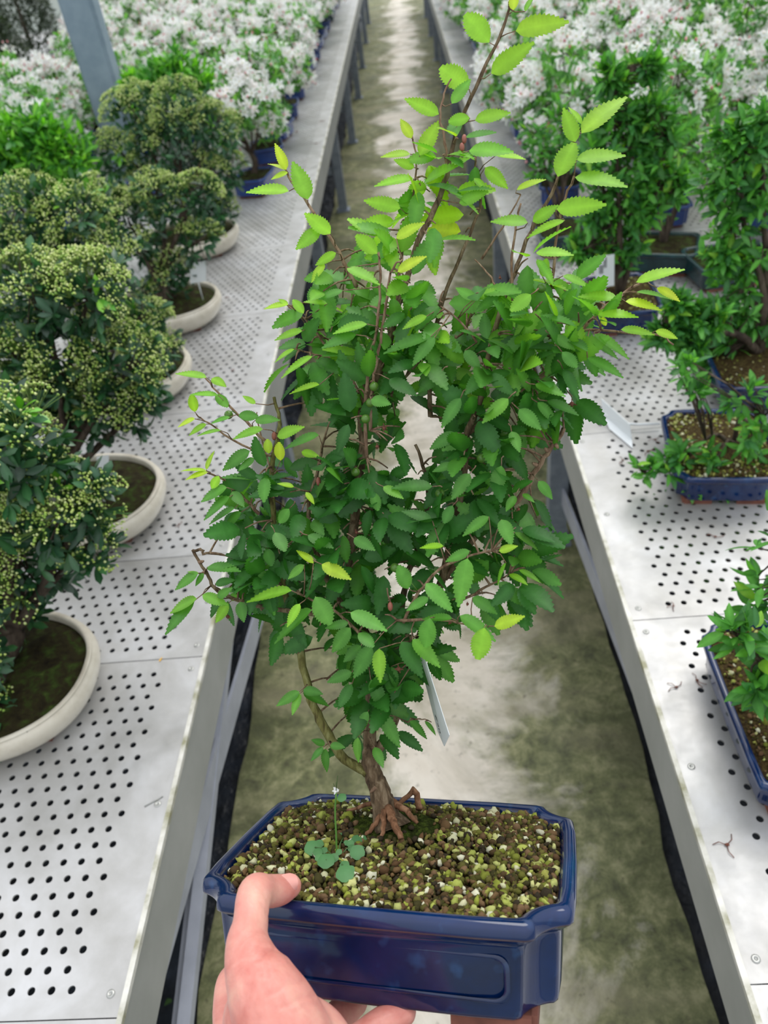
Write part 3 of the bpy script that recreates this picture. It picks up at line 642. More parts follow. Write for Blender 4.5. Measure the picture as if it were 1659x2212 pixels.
# leaves: explicit ones as seen, (base x, base y, tip x, tip y, apparent width ratio, youth 0..1, depth mm)
LV = """1057 92 1004 27 .62 .75 -4;1114 67 1229 38 .4 .75 -6;1061 159 1153 89 .44 .7 -6;1013 192 950 141 .6 .75 -4;976 224 1017 168 .42 .5 -8;948 247 874 210 .42 .85 -6;889 299 865 255 .48 .95 0;907 336 948 258 .45 .75 -6;886 333 822 331 .27 .8 0;895 362 851 344 .48 .75 -2;893 386 807 391 .27 .75 -4;865 450 785 430 .42 .8 -4;1015 255 968 262 .62 .55 -8;1026 260 1102 237 .38 .7 -10;1013 326 1106 318 .33 .45 -12;1071 336 1136 335 .22 .8 -6;1048 362 1097 406 .48 .75 -6;1024 385 1056 412 .35 .7 -6;992 439 1053 412 .42 .65 -6;1116 410 1176 380 .25 .85 -6;1140 481 1060 470 .33 .6 -6;1243 307 1218 231 .5 .8 -4;1205 382 1240 305 .65 .7 -12;1256 288 1352 195 .36 .85 -6;1256 268 1232 227 .28 .7 -2;1245 345 1352 324 .32 .75 -8;1242 383 1356 389 .28 .7 -8;1202 452 1310 439 .42 .65 -8;1151 479 1205 443 .5 .6 -2;1220 476 1136 503 .22 .8 -8;1109 22 1112 -30 .5 .95 -2;1135 25 1152 -18 .3 .6 -2
618 367 595 308 .42 1 -4;618 368 579 346 .2 1 -2;622 373 583 383 .3 .9 -4;624 413 529 403 .27 .8 -6;665 431 633 346 .52 .7 -6;714 505 657 458 .5 .75 -8;690 495 639 537 .5 .7 -6;726 546 680 572 .42 .7 -6;701 570 671 605 .36 .8 -4;815 548 769 507 .62 .85 -12;856 515 913 477 .38 1 -8;859 587 916 549 .36 1 -20;749 579 821 605 .3 .65 -16;740 628 687 641 .32 .3 -6;707 656 657 646 .27 .8 -6;656 677 633 646 .6 .75 -10;623 658 567 660 .24 .85 -6;622 658 601 644 .4 .9 -4;653 715 589 728 .27 .65 -4;636 754 590 777 .22 .75 -8;675 770 601 808 .23 .75 -12;690 831 621 842 .22 .8 -10;769 723 693 744 .33 .3 -18;793 700 717 712 .27 .6 -18;931 727 823 751 .26 .3 -18;922 683 867 706 .34 .65 -18;939 729 888 785 .4 .25 -20;951 806 902 848 .5 .1 -14;841 819 900 852 .42 .1 -18;802 863 843 872 .55 .3 -24;1043 807 1005 851 .52 .2 -18;1004 757 1038 798 .55 .25 -16;1078 638 1026 672 .42 .3 -12;1028 647 984 620 .45 .5 -8;1028 643 1096 623 .35 .65 -8;1147 636 1104 670 .6 .6 -20
995 860 952 923 .42 .25 -20;1098 861 1041 912 .42 .45 -22;1121 884 1169 927 .5 .35 -22;1057 808 1112 854 .45 .15 -20;984 935 927 970 .45 .25 -18;1105 932 1123 975 .5 .4 -18;1197 725 1242 755 .46 .45 -14;1214 760 1247 793 .6 .2 -16;1156 830 1222 849 .32 .4 -18;1161 869 1207 914 .36 .35 -16;1182 866 1252 889 .3 .1 -12;1216 797 1256 861 .32 .1 -12;1374 610 1476 570 .27 .85 -8;1419 622 1472 646 .36 .95 -8;1375 631 1457 637 .16 .5 -10;1351 651 1433 661 .24 .9 -12;1286 678 1380 674 .27 .8 -12;1300 685 1309 703 .8 .9 -6;1341 712 1416 715 .26 .8 -8;1416 715 1466 728 .38 .9 -8;1283 722 1366 766 .25 .55 -8;1278 737 1339 768 .25 .5 -4;1333 645 1249 631 .3 .75 -14;1216 596 1278 615 .26 .7 -10;1158 546 1237 541 .27 .75 -12;1172 598 1180 558 .65 .8 -4;1269 773 1351 807 .27 .3 -8;1160 560 1200 610 .3 .5 -6
1010 1206 988 1311 .44 .5 -34;920 1260 978 1320 .45 .4 -34;882 1272 862 1222 .7 .35 -28;926 1291 877 1318 .42 .35 -30;929 1335 918 1400 .66 .4 -36;1046 1356 1032 1425 .75 .75 -36;1068 1353 1131 1330 .42 .85 -32;993 1330 1075 1378 .36 .3 -26;977 1336 911 1330 .3 .3 -30;1021 1290 1074 1325 .46 .15 -10;1077 1258 1143 1311 .42 .2 -8;1112 1150 1165 1182 .27 .5 -8;1083 1122 1106 1177 .55 .3 -20;1083 1006 1070 1062 .66 .3 -18;1015 1023 975 1078 .5 .2 -20;1056 1116 996 1153 .36 .3 -22;978 1092 958 1130 .65 .2 -20;934 1051 846 1046 .32 .1 -16;934 1125 870 1099 .38 .1 -18;978 1002 933 1018 .42 .2 -14;958 1180 906 1178 .3 .7 -24;1015 1190 961 1212 .42 .25 -24;1078 1190 1117 1179 .45 .8 -30;1093 1216 1068 1263 .2 .5 -20;1121 1231 1170 1253 .27 .6 -6;1163 1039 1194 1078 .5 .3 -6;1113 1071 1093 1103 .5 .4 -12;1129 1067 1154 1082 .4 .4 -6;1100 1240 1140 1258 .3 .7 -6
681 1289 714 1349 .78 .45 -36;648 1304 617 1352 .4 .8 -36;674 1317 580 1381 .25 .3 -32;630 1276 527 1288 .24 .65 -30;695 1219 758 1250 .44 .85 -30;677 1217 642 1184 .36 .95 -28;657 1220 621 1250 .42 .45 -26;757 1356 715 1410 .5 .35 -34;757 1323 836 1360 .42 .35 -32;774 1367 807 1396 .62 .3 -34;753 1345 702 1356 .42 .25 -26;765 1162 809 1187 .5 .2 -24;665 1156 720 1182 .42 .15 -20;594 1150 616 1189 .62 .2 -20;575 1183 587 1222 .66 .2 -16;625 1099 602 1130 .66 .35 -20;804 1062 818 1103 .62 .35 -20;828 1051 871 1075 .42 .55 -18;635 1052 600 1041 .32 .9 -12;661 1063 679 1088 .42 .85 -16;819 1401 820 1475 .46 .65 -30;803 1396 762 1465 .5 .15 -26;867 1386 914 1463 .5 .1 -24;891 1381 952 1440 .42 .4 -24;760 1452 706 1473 .5 .15 -20;760 1478 729 1532 .46 .15 -16;801 1468 834 1537 .46 .15 -16;795 1537 768 1592 .42 .2 -14;822 1542 866 1614 .42 .2 -16;773 1593 770 1648 .38 .45 -12;809 1614 828 1657 .5 .2 -14;704 1617 701 1671 .38 .2 -12;698 1614 671 1643 .42 .15 -12;702 1608 674 1598 .5 .2 -10;713 1610 745 1614 .55 .15 -12;655 1490 696 1498 .5 .15 -12;655 1497 711 1519 .36 .1 -8;647 1494 596 1524 .42 .25 -12;648 1498 630 1544 .42 .4 -12;885 1557 926 1593 .36 .25 -8;918 1558 944 1585 .3 .3 -8;780 1395 740 1430 .5 .2 -20;845 1440 858 1490 .45 .1 -10;850 1500 830 1450 .4 .1 -10
446 816 378 798 .24 .75 -10;458 817 487 833 .42 .85 -8;421 890 414 852 .62 .85 -8;421 905 380 918 .27 .9 -8;446 916 405 937 .32 .7 -8;477 930 424 935 .2 .5 -8;471 854 410 845 .22 .5 -10;466 852 492 878 .6 .4 -4;515 897 557 899 .6 .3 -6;552 872 524 854 .42 .7 -4;497 901 455 910 .27 .4 -8;568 927 499 941 .27 .55 -10;551 908 600 903 .36 .4 -4;581 980 577 948 .7 .9 -12;606 995 602 956 .62 .95 -12;599 943 651 919 .38 .7 -10;689 940 609 960 .24 .3 -12;651 976 689 985 .5 .8 -8;540 974 474 1013 .38 .25 -10;549 989 514 1016 .42 .35 -8;446 1015 458 972 .27 .85 -10;446 1017 391 1010 .17 .8 -10;449 1020 399 1031 .27 .9 -12;473 1028 457 1055 .7 .8 -10;490 1053 427 1079 .32 .35 -12;496 1073 433 1118 .26 .3 -12;507 1098 444 1126 .2 .3 -10;521 1106 480 1139 .36 .2 -8;501 1062 527 1093 .55 .2 -6;428 1238 373 1271 .36 .3 -14;440 1238 421 1266 .42 .2 -12;448 1225 515 1224 .26 .3 -14;437 1285 492 1306 .46 .5 -16;425 1293 360 1319 .32 .65 -16;421 1297 346 1366 .3 .25 -14;493 1303 464 1346 .46 .65 -10;519 1300 526 1343 .58 .15 -14;465 1261 506 1252 .42 .1 -14;470 1290 500 1270 .5 .4 -16;430 1240 405 1232 .3 .6 -12"""
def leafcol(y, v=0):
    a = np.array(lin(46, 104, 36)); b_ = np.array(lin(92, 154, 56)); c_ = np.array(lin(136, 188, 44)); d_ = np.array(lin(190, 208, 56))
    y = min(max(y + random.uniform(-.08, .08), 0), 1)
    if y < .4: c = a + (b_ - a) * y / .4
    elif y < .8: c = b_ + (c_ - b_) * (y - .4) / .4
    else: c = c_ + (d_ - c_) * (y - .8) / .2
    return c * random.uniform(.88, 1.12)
lmb = MB(); pet = MB(); EXP = []
ALLS = np.array([p for s in STEMS for p in s])
for row in LV.replace('\n', ';').split(';'):
    if not row.strip(): continue
    bx, by, tx, ty, wr, yo, dp = map(float, row.split())
    d0 = dp / 1000 + .018 - (.012 if by > 480 else 0)
    B = LP(bx, by, d0); T = LP(tx, ty, d0 - .002 + random.uniform(-.005, .004)); L = np.linalg.norm(T - B)
    V_ = unit(CAML - B); a = (T - B) / L; s = unit(np.cross(a, V_)); nv = np.cross(s, a)
    full = max(.46, min(wr * 1.04, .72)); cosr = min(1, wr / full); ang = math.acos(cosr)
    up2 = np.dot(UPL, s)
    sg = 1 if up2 > 0 else -1            # seen at an angle: the face turns to the sky
    n = nv * math.cos(ang) + s * sg * math.sin(ang)
    if np.dot(n, V_) < 0: n = -n
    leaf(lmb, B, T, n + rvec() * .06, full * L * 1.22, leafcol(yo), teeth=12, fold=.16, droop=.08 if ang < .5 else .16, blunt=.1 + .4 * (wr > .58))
    i = np.argmin(np.linalg.norm(ALLS - B, axis=1)); Q = ALLS[i]
    if np.linalg.norm(Q - B) > .03: Q = B - a * .006
    tube(pet, [Q, (Q + B) / 2 + rvec() * .001 - a * .001, B], [.0005, .00035, .0003], 4)
    EXP.append((tx * .5 + bx * .5, ty * .5 + by * .5))
# the dense inner crown
POLY = {'main': [(560, 1330), (480, 1290), (500, 1190), (490, 1120), (520, 1040), (575, 985), (640, 965), (700, 985), (730, 920), (670, 840), (630, 790), (650, 720), (620, 680), (680, 630), (720, 570), (770, 520), (850, 480), (885, 400), (905, 340), (960, 300), (1000, 260), (1040, 330), (1050, 430), (1010, 500), (1080, 540), (1180, 550), (1240, 610), (1300, 650), (1290, 740), (1230, 800), (1250, 860), (1190, 910), (1150, 960), (1130, 1040), (1170, 1090), (1150, 1170), (1130, 1260), (1060, 1300), (1000, 1290), (930, 1320), (950, 1400), (900, 1470), (860, 1500), (850, 1590), (780, 1610), (750, 1540), (720, 1460), (730, 1400), (640, 1370), (600, 1390)]}
HOLES = [[(870, 870), (935, 850), (965, 960), (900, 1010), (870, 960)], [(800, 1190), (880, 1190), (900, 1240), (850, 1320), (810, 1260)], [(640, 1400), (720, 1400), (700, 1540), (760, 1600), (700, 1600), (650, 1480)], [(600, 930), (700, 900), (720, 980), (640, 1000)], [(830, 950), (880, 950), (890, 1090), (850, 1090)], [(1060, 440), (1110, 420), (1120, 530), (1060, 530)], [(930, 540), (1010, 520), (1060, 600), (960, 640)], [(1030, 1230), (1100, 1190), (1110, 1250), (1050, 1290)], [(720, 860), (760, 850), (760, 930), (725, 920)]]
def inside(p, poly):
    x, y = p; c = False; j = len(poly) - 1
    for i in range(len(poly)):
        xi, yi = poly[i]; xj, yj = poly[j]
        if (yi > y) != (yj > y) and x < (xj - xi) * (y - yi) / (yj - yi) + xi: c = not c
        j = i
    return c
PTS = []
tries = 0
while len(PTS) < 380 and tries < 40000:
    tries += 1
    p = (random.uniform(470, 1310), random.uniform(260, 1610))
    if not inside(p, POLY['main']): continue
    hole = any(inside(p, h) for h in HOLES)
    if hole: continue
    if p[1] < 640 and random.random() < .72: continue
    md = 21
    if any((p[0] - q[0]) ** 2 + (p[1] - q[1]) ** 2 < md * md for q in PTS): continue
    PTS.append(p)
NB = len(PTS)
for x0, x1_, y0, y1_, nn_ in ((720, 850, 820, 1100, 22), (720, 840, 1100, 1340, 20), (560, 660, 1010, 1330, 16), (960, 1120, 860, 1150, 18), (1040, 1220, 640, 860, 18), (850, 960, 560, 820, 12), (740, 860, 1340, 1560, 12)):
    for _ in range(int(nn_ * .6)): PTS.append((random.uniform(x0, x1_), random.uniform(y0, y1_)))
for ip, p in enumerate(PTS):
    dd = random.uniform(-18, 42) / 1000 if ip < NB else random.uniform(-24, -10) / 1000
    if p[1] < 620: dd *= .6
    C = LP(p[0], p[1], dd + .018)
    ds = np.linalg.norm((ALLS - C) * np.array([1, .6, 1]), axis=1); i = np.argmin(ds + rng.random(len(ds)) * .006); Q = ALLS[i]
    o = C - Q; Ln = np.linalg.norm(o)
    if Ln > .05:
        Q = C - o / Ln * .03; o = C - Q; Ln = .03
    tube(pet, spline([Q, Q + o * .5 + UPL * .002, C], 2), [.0008, .0007, .0006, .0005, .0004], 5)
    out_ = unit(o * np.array([1, .6, 1]))
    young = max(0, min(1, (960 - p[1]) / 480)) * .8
    for k in range(random.choice((2, 3, 3, 4))):
        dr = unit(out_ * random.uniform(.3, 1.0) + rvec() * .85 + UPL * random.uniform(-.75, .15) + VIEW * .15)
        L = random.uniform(.016, .0265) * (1.05 if p[1] > 600 else 1.1)
        T = C + dr * (L + .004); px, py = pix(T)
        if any(inside((px, py), h) for h in HOLES) and random.random() < .8: continue
        n = unit(UPL * .8 + VIEW * .6 + rvec() * .8)
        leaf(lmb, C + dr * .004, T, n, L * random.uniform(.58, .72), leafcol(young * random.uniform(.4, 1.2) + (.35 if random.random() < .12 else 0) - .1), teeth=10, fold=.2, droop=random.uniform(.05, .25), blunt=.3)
lmb.obj('foliage', M_LEAF, bonsai); pet.obj('leaf_stalks', M_TWIG, bonsai)
# small extras: cherries, dry flower remains, red buds, pale bare tips
def lb(mb_, px, py, d, r, **k): ball(mb_, LP(px, py, d / 1000 + .018), r, **k)
for px, py, d in ((494, 896, -10), (853, 1226, -20), (1090, 935, -14), (1170, 622, -12), (950, 1066, -18), (800, 870, -20), (828, 858, -20), (768, 1020, -16), (1040, 990, -12), (808, 835, -22), (790, 905, -20)):
    m = MB(); C = LP(px, py, d / 1000 + .018); ball(m, C, .0030, level=2); Q = ALLS[np.argmin(np.linalg.norm(ALLS - C, axis=1))]
    tube(m, [C, (C + Q) / 2 + UPL * .003, Q], [.0004] * 3, 4); m.obj('cherry', M_CHERRY, bonsai)
for px, py, d, s in ((861, 1445, -26, 14), (1235, 872, -12, 12), (492, 1332, -14, 12), (645, 1405, -10, 10), (510, 1228, -14, 7), (1120, 1100, -10, 8), (972, 1345, -26, 6), (1010, 1305, -16, 6), (830, 925, -20, 12), (815, 965, -20, 9), (778, 1130, -16, 9), (770, 1150, -14, 9), (1080, 600, -10, 6)):
    m = MB(); C = LP(px, py, d / 1000 + .018)
    for k in range(9):
        dr = unit(rvec() - UPL * .6); leaf(m, C, C + dr * s * .00028 * random.uniform(.6, 1.1), rvec(), s * .00012, (.5, .5, .5), 3)
    ball(m, C, s * .00009 + .0004)
    tube(m, [C, C + UPL * s * .0003], .0003, 4); m.c = []; m.c = [(1, 1, 1, 1)] * len(m.v); m.obj('dry_flower', M_RUST, bonsai)
for px, py, d, up in ((843, 1310, -26, 1), (592, 942, -8, 1), (1003, 300, -8, 1), (998, 318, -8, 1), (577, 1178, -16, 0), (688, 1040, -10, 0)):
    m = MB(); C = LP(px, py, d / 1000 + .018); ball(m, C, .0022, level=2, sq=(.75, .75, 1.35)); m.obj('red_bud', M_RED, bonsai)
m = MB(); P = spline([LP(x, y, .010) for x, y in ((600, 955), (603, 905), (596, 880), (590, 855))], 3)
for q in ([(843, 1300), (838, 1285), (836, 1270)],):
    tube(m, [LP(x, y, -.008) for x, y in q], [.0006, .0005, .0005], 5)
m.obj('fallen_stalk', M_TWIG, bonsai)
for x0, y0, x1_, y1_ in ((1160, 1005, 1150, 1000), (1200, 960, 1206, 968), (430, 1215, 440, 1212), (446, 1238, 436, 1236), (650, 1400, 640, 1412), (812, 1700, 800, 1712), (1185, 975, 1176, 968)):
    m = MB(); A_, B_ = LP(x0, y0, .006), LP(x1_, y1_, .004); tube(m, [A_, (A_ + B_) / 2, B_], [.0012, .0013, .0006], 6); m.obj('spur', M_TWIG, bonsai)

# seedling growing in the grit
sd = link('bittercress_seedling', None, bonsai); sd['label'] = 'small round-leaved weed seedling with a tiny white flower'
def GP(px, py, up=0.0):
    r = np.array([(px - CX) / F, (py - CY) / F, 1.0]); A = np.array([RC[:, 0], RC[:, 1], -r]).T
    s = np.linalg.solve(A, -(TC + RC[:, 2] * (-.003 + up))); return np.array([s[0], s[1], -.003 + up])
b0 = GP(728, 1858); yb = b0[1]
m = MB(); St = [LP(728, 1858, yb), LP(726, 1800, yb), LP(724, 1755, yb), LP(726, 1712, yb)]; tube(m, spline(St, 3), .0006, 6, lin(104, 150, 70)); m.obj('stem', M_SOFT, sd)
m = MB()
for (px, py, r, ax_) in ((675, 1830, .0052, 0), (690, 1822, .0028, 0), (686, 1840, .0030, 0), (700, 1836, .0022, 0), (742, 1806, .0040, 0), (775, 1818, .0058, 0), (772, 1840, .0046, 0), (760, 1832, .0026, 0), (757, 1822, .0024, 0), (704, 1858, .0052, 0), (690, 1852, .0028, 0), (722, 1852, .0028, 0), (745, 1885, .0054, 0), (744, 1868, .0030, 0), (756, 1878, .0028, 0), (732, 1840, .0020, 0), (748, 1820, .0018, 0), (738, 1722, .0030, 0)):
    up = .006 if py > 1740 else 0; c = GP(px, py, up) if py > 1740 else LP(px, py, yb); n = unit(VIEW + np.array([0, 0, .8]) + rvec() * .2); u, v = frame_of(n)
    vs = [c] + [c + (u * math.cos(a_) + v * math.sin(a_)) * r * (1 + .06 * math.sin(5 * a_)) - n * r * .15 for a_ in (2 * math.pi * k / 14 for k in range(14))]
    col = np.array(lin(92, 146, 92)) * random.uniform(.85, 1.1)
    m.add(vs, [(0, 1 + k, 1 + (k + 1) % 14) for k in range(14)], [tuple(col * 1.1)] + [tuple(col)] * 14)
m.obj('leaves', M_SOFT, sd)
m = MB()
for c_, e_ in ((b0, GP(742, 1808, .006)), (b0, GP(772, 1828, .006)), (b0, GP(680, 1830, .006)), (b0, GP(704, 1858, .006)), (b0, GP(745, 1882, .006))):
    tube(m, [c_, (c_ + e_) / 2 + np.array([0, 0, .003]), e_], .0004, 4, lin(96, 130, 80))
m.obj('leaf_stalks', M_SOFT, sd)
m = MB(); C = LP(726, 1708, yb)
for k in range(9):
    dr = unit(VIEW * .4 + rvec()); leaf(m, C, C + dr * .0034, VIEW, .0022, lin(240, 240, 244), 3)
for k in range(3): tube(m, [C, C + (np.array([0, 0, 1]) + rvec() * .4) * .007], .0003, 4, lin(92, 110, 70))
m.obj('flower', M_PETAL, sd)

# white name tag hanging in the crown
def quadmesh(mb_, P, th=.0004):
    P = [np.array(p, float) for p in P]; n = unit(np.cross(P[1] - P[0], P[2] - P[1])); k = len(P)
    mb_.add([p + n * th / 2 for p in P] + [p - n * th / 2 for p in P], [tuple(range(k)), tuple(range(2 * k - 1, k - 1, -1))] + [(i, k + i, k + (i + 1) % k, (i + 1) % k) for i in range(k)])
def LW(px, py, y): return OP + RP @ LP(px, py, y)
tg = thing('plant_tag', 'narrow white price tag hanging edge-on below the held bonsai crown', 'tag', LW(930, 1500, .01))
o_ = LW(930, 1500, .01)
tl, tr, br_, bl_, tip_ = LW(898, 1395, .020) - o_, LW(913, 1405, -.006) - o_, LW(971, 1588, -.008) - o_, LW(946, 1580, .018) - o_, LW(960, 1612, .008) - o_
m = MB(); quadmesh(m, [tl, tr, br_, tip_, bl_]); m.obj('card', M_WHITE, tg, False)
ex = unit(tr - tl); ey = unit(bl_ - tl); nn = unit(np.cross(ex, ey)); 
if np.dot(nn, RP @ VIEW) < 0: nn = -nn
def text_obj(s, size, origin, xd, yd, mat_, parent, name='lettering', lift=.0004):
    cu = bpy.data.curves.new(name, 'FONT'); cu.body = s; cu.size = size; cu.extrude = .00004
    o = bpy.data.objects.new(name, cu); sc.collection.objects.link(o)
    dg = bpy.context.evaluated_depsgraph_get(); me = bpy.data.meshes.new_from_object(o.evaluated_get(dg)); bpy.data.objects.remove(o)
    z = np.cross(xd, yd); M4 = Matrix([[xd[i], yd[i], z[i], origin[i] + z[i] * lift] for i in range(3)] + [[0, 0, 0, 1]])
    me.transform(M4); me.materials.clear(); me.materials.append(mat_); return link(name, me, parent)
if np.dot(np.cross(ey, ex), nn) > 0: text_obj('\u20ac20', .0075, (tl * .22 + bl_ * .78) * .8 + (tr * .22 + br_ * .78) * .2, ey, ex, M_INK, tg)
else: text_obj('\u20ac20', .0075, (tl * .22 + bl_ * .78) * .8 + (tr * .22 + br_ * .78) * .2 , ey, -ex, M_INK, tg)
m = MB(); tube(m, [tl * .5 + tr * .5, LW(893, 1380, .01) - o_, LW(890, 1362, .012) - o_], .0004, 5); m.obj('tie', M_INK, tg)

# ------------------------------------------------------------------ the hand
def capsule_chain(mb_, pts, sub=5):
    """pts: (px,py,depth,radius_mm) ; swept spheres, later fused by remesh"""
    P = [np.append(cp(x, y, d), r / 1000) for x, y, d, r in pts]; Q = spline(P, sub)
    Q = [np.array(q) for q in Q]
    tube(mb_, [q[:3] for q in Q], [float(q[3]) for q in Q], 16, cap=True)
    for q in (Q[0], Q[-1]): ball(mb_, q[:3], q[3], level=3)
    for q in P[1:-1]: ball(mb_, q[:3], q[3], level=2)
hm = MB()
capsule_chain(hm, [(626, 1914, .417, 6.6), (606, 1922, .412, 8.0), (574, 1926, .402, 8.6), (554, 1926, .394, 9.1), (546, 1950, .387, 9.0), (541, 1995, .378, 8.9), (535, 2035, .370, 10.6), (545, 2085, .362, 13.5), (570, 2140, .356, 17.5), (600, 2210, .352, 21), (620, 2300, .348, 25), (600, 2420, .340, 28)], 6)
capsule_chain(hm, [(530, 2050, .372, 10), (560, 2120, .372, 14), (570, 2200, .372, 20)], 4)
capsule_chain(hm, [(640, 2200, .356, 12), (690, 2235, .362, 13), (700, 2300, .358, 18), (660, 2400, .350, 24)], 4)
# index finger folds behind the palm edge and under the pot
capsule_chain(hm, [(540, 2330, .385, 14), (508, 2220, .402, 11.5), (498, 2165, .414, 9.5), (505, 2118, .425, 8.8), (540, 2118, .445, 8.2), (600, 2150, .455, 7.8), (660, 2170, .455, 7.2)], 5)
# three fingers under the pot, pointing right
capsule_chain(hm, [(600, 2330, .385, 14), (640, 2290, .410, 11), (690, 2240, .420, 9.5), (735, 2192, .432, 8.8), (765, 2166, .438, 7.8)], 5)
capsule_chain(hm, [(640, 2350, .380, 14), (720, 2300, .396, 11), (780, 2250, .402, 9.4), (835, 2208, .408, 8.8), (870, 2186, .412, 7.4)], 5)
capsule_chain(hm, [(650, 2400, .372, 14), (740, 2370, .384, 10.5), (820, 2320, .388, 9), (880, 2290, .392, 8), (905, 2278, .394, 7)], 5)
capsule_chain(hm, [(600, 2380, .345, 27), (590, 2560, .325, 28), (570, 2900, .30, 27), (540, 3400, .27, 30), (500, 4200, .24, 34)], 4)
ht = thing('hand', 'left hand with thumb hooked over the rim of the blue bonsai pot', 'hand', cp(600, 2200, .37))
base_ = cp(600, 2200, .37)
hm.v = [tuple(np.array(v) - base_) for v in hm.v]
ho = hm.obj('skin', M_SKIN, ht)
r_ = ho.modifiers.new('fuse', 'REMESH'); r_.mode = 'VOXEL'; r_.voxel_size = .0011; r_.use_smooth_shade = True
s_ = ho.modifiers.new('soft', 'SMOOTH'); s_.factor = .5; s_.iterations = 14
dg = bpy.context.evaluated_depsgraph_get(); me = bpy.data.meshes.new_from_object(ho.evaluated_get(dg))
ho.modifiers.clear(); ho.data = me
# creases: displaced along wrinkle lines
def crease(me, segs):
    n = len(me.vertices); co_ = np.empty(n * 3, np.float32); me.vertices.foreach_get('co', co_); co_ = co_.reshape(-1, 3).astype(float)
    no = np.empty(n * 3, np.float32); me.vertices.foreach_get('normal', no); no = no.reshape(-1, 3)
    W_ = co_ + base_; q = (W_ - CAM) @ RW; px = q[:, 0] / q[:, 2] * F + CX; py = q[:, 1] / q[:, 2] * F + CY
    front = (no @ RW[:, 2]) < .25
    for (x0, y0, x1, y1, wd, dp) in segs:
        d = np.array([x1 - x0, y1 - y0]); L = np.hypot(*d); u = d / L
        t_ = ((px - x0) * u[0] + (py - y0) * u[1]) / L; c = np.clip(t_, 0, 1)
        dist = np.hypot(px - (x0 + c * d[0]), py - (y0 + c * d[1]) - 3 * np.sin(c * 9))
        k = np.exp(-(dist / wd) ** 2) * dp * front * np.clip(1.2 - np.abs(c - .5) * 1.2, 0, 1)
        co_ -= no * k[:, None]
    me.vertices.foreach_set('co', co_.astype(np.float32).ravel()); me.update()
crease(ho.data, [(548, 2074, 612, 2040, 4, .0009), (560, 2112, 640, 2068, 5, .0005), (575, 2150, 665, 2110, 5, .0006), (600, 2178, 700, 2140, 5, .0007), (585, 1985, 560, 1940, 3.5, .0006), (585, 1965, 565, 1918, 3, .0004), (512, 2028, 540, 2022, 4, .0003), (545, 1905, 560, 1912, 3, .0003), (540, 2100, 560, 2086, 4, .0004), (620, 2190, 700, 2160, 4, .0004)])
# thumb nail
m = MB(); nb, ntp = cp(606, 1899, .4075), cp(642, 1893, .4130); a = unit(ntp - nb); vv = unit(CAM - nb); s = unit(np.cross(a, vv)); n = np.cross(s, a)
vs = []; gx, gy = 8, 8
if np.dot(s, RW @ np.array([0, 1, 0])) < 0: s = -s
for j in range(gy + 1):
    for i in range(gx + 1):
        u, v = i / gx, j / gy * 2 - 1
        wdt = .0048 * (1 - .25 * max(0, u - .7) / .3 - .3 * max(0, .2 - u) / .2)
        vs.append(nb + (ntp - nb) * u + s * (v * wdt + .0026) + n * (.0004 - .0022 * v * v) - base_)
m.add(vs, [(j * (gx + 1) + i, j * (gx + 1) + i + 1, (j + 1) * (gx + 1) + i + 1, (j + 1) * (gx + 1) + i) for j in range(gy) for i in range(gx)])
m.obj('thumb_nail', M_NAIL, ht)

# ------------------------------------------------------------------ potted trees on the benches
def plant_leaf_set(mb, p, o, n, L, wr, cols, up=.5, spread=.9, blunt=.3, seg=4, droop=.12):
    for k in range(n):
        d = unit(o * random.uniform(.3, 1) + rvec() * spread + np.array([0, 0, up * .4]))
        l = L * random.uniform(.7, 1.15)
        leaf(mb, p + d * .002, p + d * l, unit(np.array([0, 0, 1.0]) * up + o * .6 + rvec() * .5), l * wr * random.uniform(.9, 1.1), np.array(random.choice(cols)) * random.uniform(.82, 1.15), seg, 0, .22, droop, blunt)
def on_blob(c, r, shell=.55):
    d = rvec(); q = r * random.uniform(shell, 1.0); return np.array(c) + d * q, d
def tree_wood(parent, base, blobs, r0=.012, mt=None, bend=.03):
    """one trunk that forks towards every blob of the crown"""
    m = MB(); base = np.array(base, float); cen = np.mean([b_[0] for b_ in blobs], axis=0)
    top = base * .35 + cen * .65; top[2] = base[2] + (cen[2] - base[2]) * .55
    P = spline([base - (0, 0, .01), base + (top - base) * .33 + rvec() * bend * .5, base + (top - base) * .7 + rvec() * bend * .4, top], 4)
    k = len(P); tube(m, P, [r0 * (1.25 - .75 * i / k) for i in range(k)], 9, wob=.2)
    for c, r in blobs:
        c = np.array(c); j = random.randint(k // 2, k - 1); q = P[j]
        M_ = (q + c) / 2 + rvec() * r * .25
        R_ = spline([q, M_, c, c + unit(c - q) * r * .6], 3)
        tube(m, R_, [max(.0012, r0 * .45 * (1 - i / len(R_))) for i in range(len(R_))], 6, wob=.2)
        for _ in range(6):
            e_ = c + rvec() * r * .85; s_ = R_[random.randint(len(R_) // 2, len(R_) - 1)]
            tube(m, [s_, (s_ + e_) / 2 + rvec() * r * .1, e_], [.0018, .0014, .0007], 5)
    return m
def corymb(bud, stalk, p, o, R, n):
    o = unit(o + np.array([0, 0, .6])); u, v = frame_of(o); q0 = p - o * R * .9
    for k in range(n):
        a_ = random.random() * 6.283; rr = R * math.sqrt(random.random()); h = .35 * R * (1 - (rr / R) ** 2)
        c = p + (u * math.cos(a_) + v * math.sin(a_)) * rr + o * (h + random.uniform(-.0015, .0015))
        cl = np.array(random.choice((lin(206, 222, 132), lin(180, 206, 100), lin(222, 232, 164), lin(150, 186, 84)))) * random.uniform(.85, 1.05)
        ball(bud, c, random.uniform(.0017, .0026), tuple(cl), level=0)
        if k % 3 == 0: tube(stalk, [q0, (q0 + c) / 2 + o * .001, c], .0004, 3, lin(120, 150, 70), cap=False)
DG = [lin(34, 74, 44), lin(40, 86, 48), lin(28, 62, 40), lin(52, 98, 56), lin(44, 84, 58)]
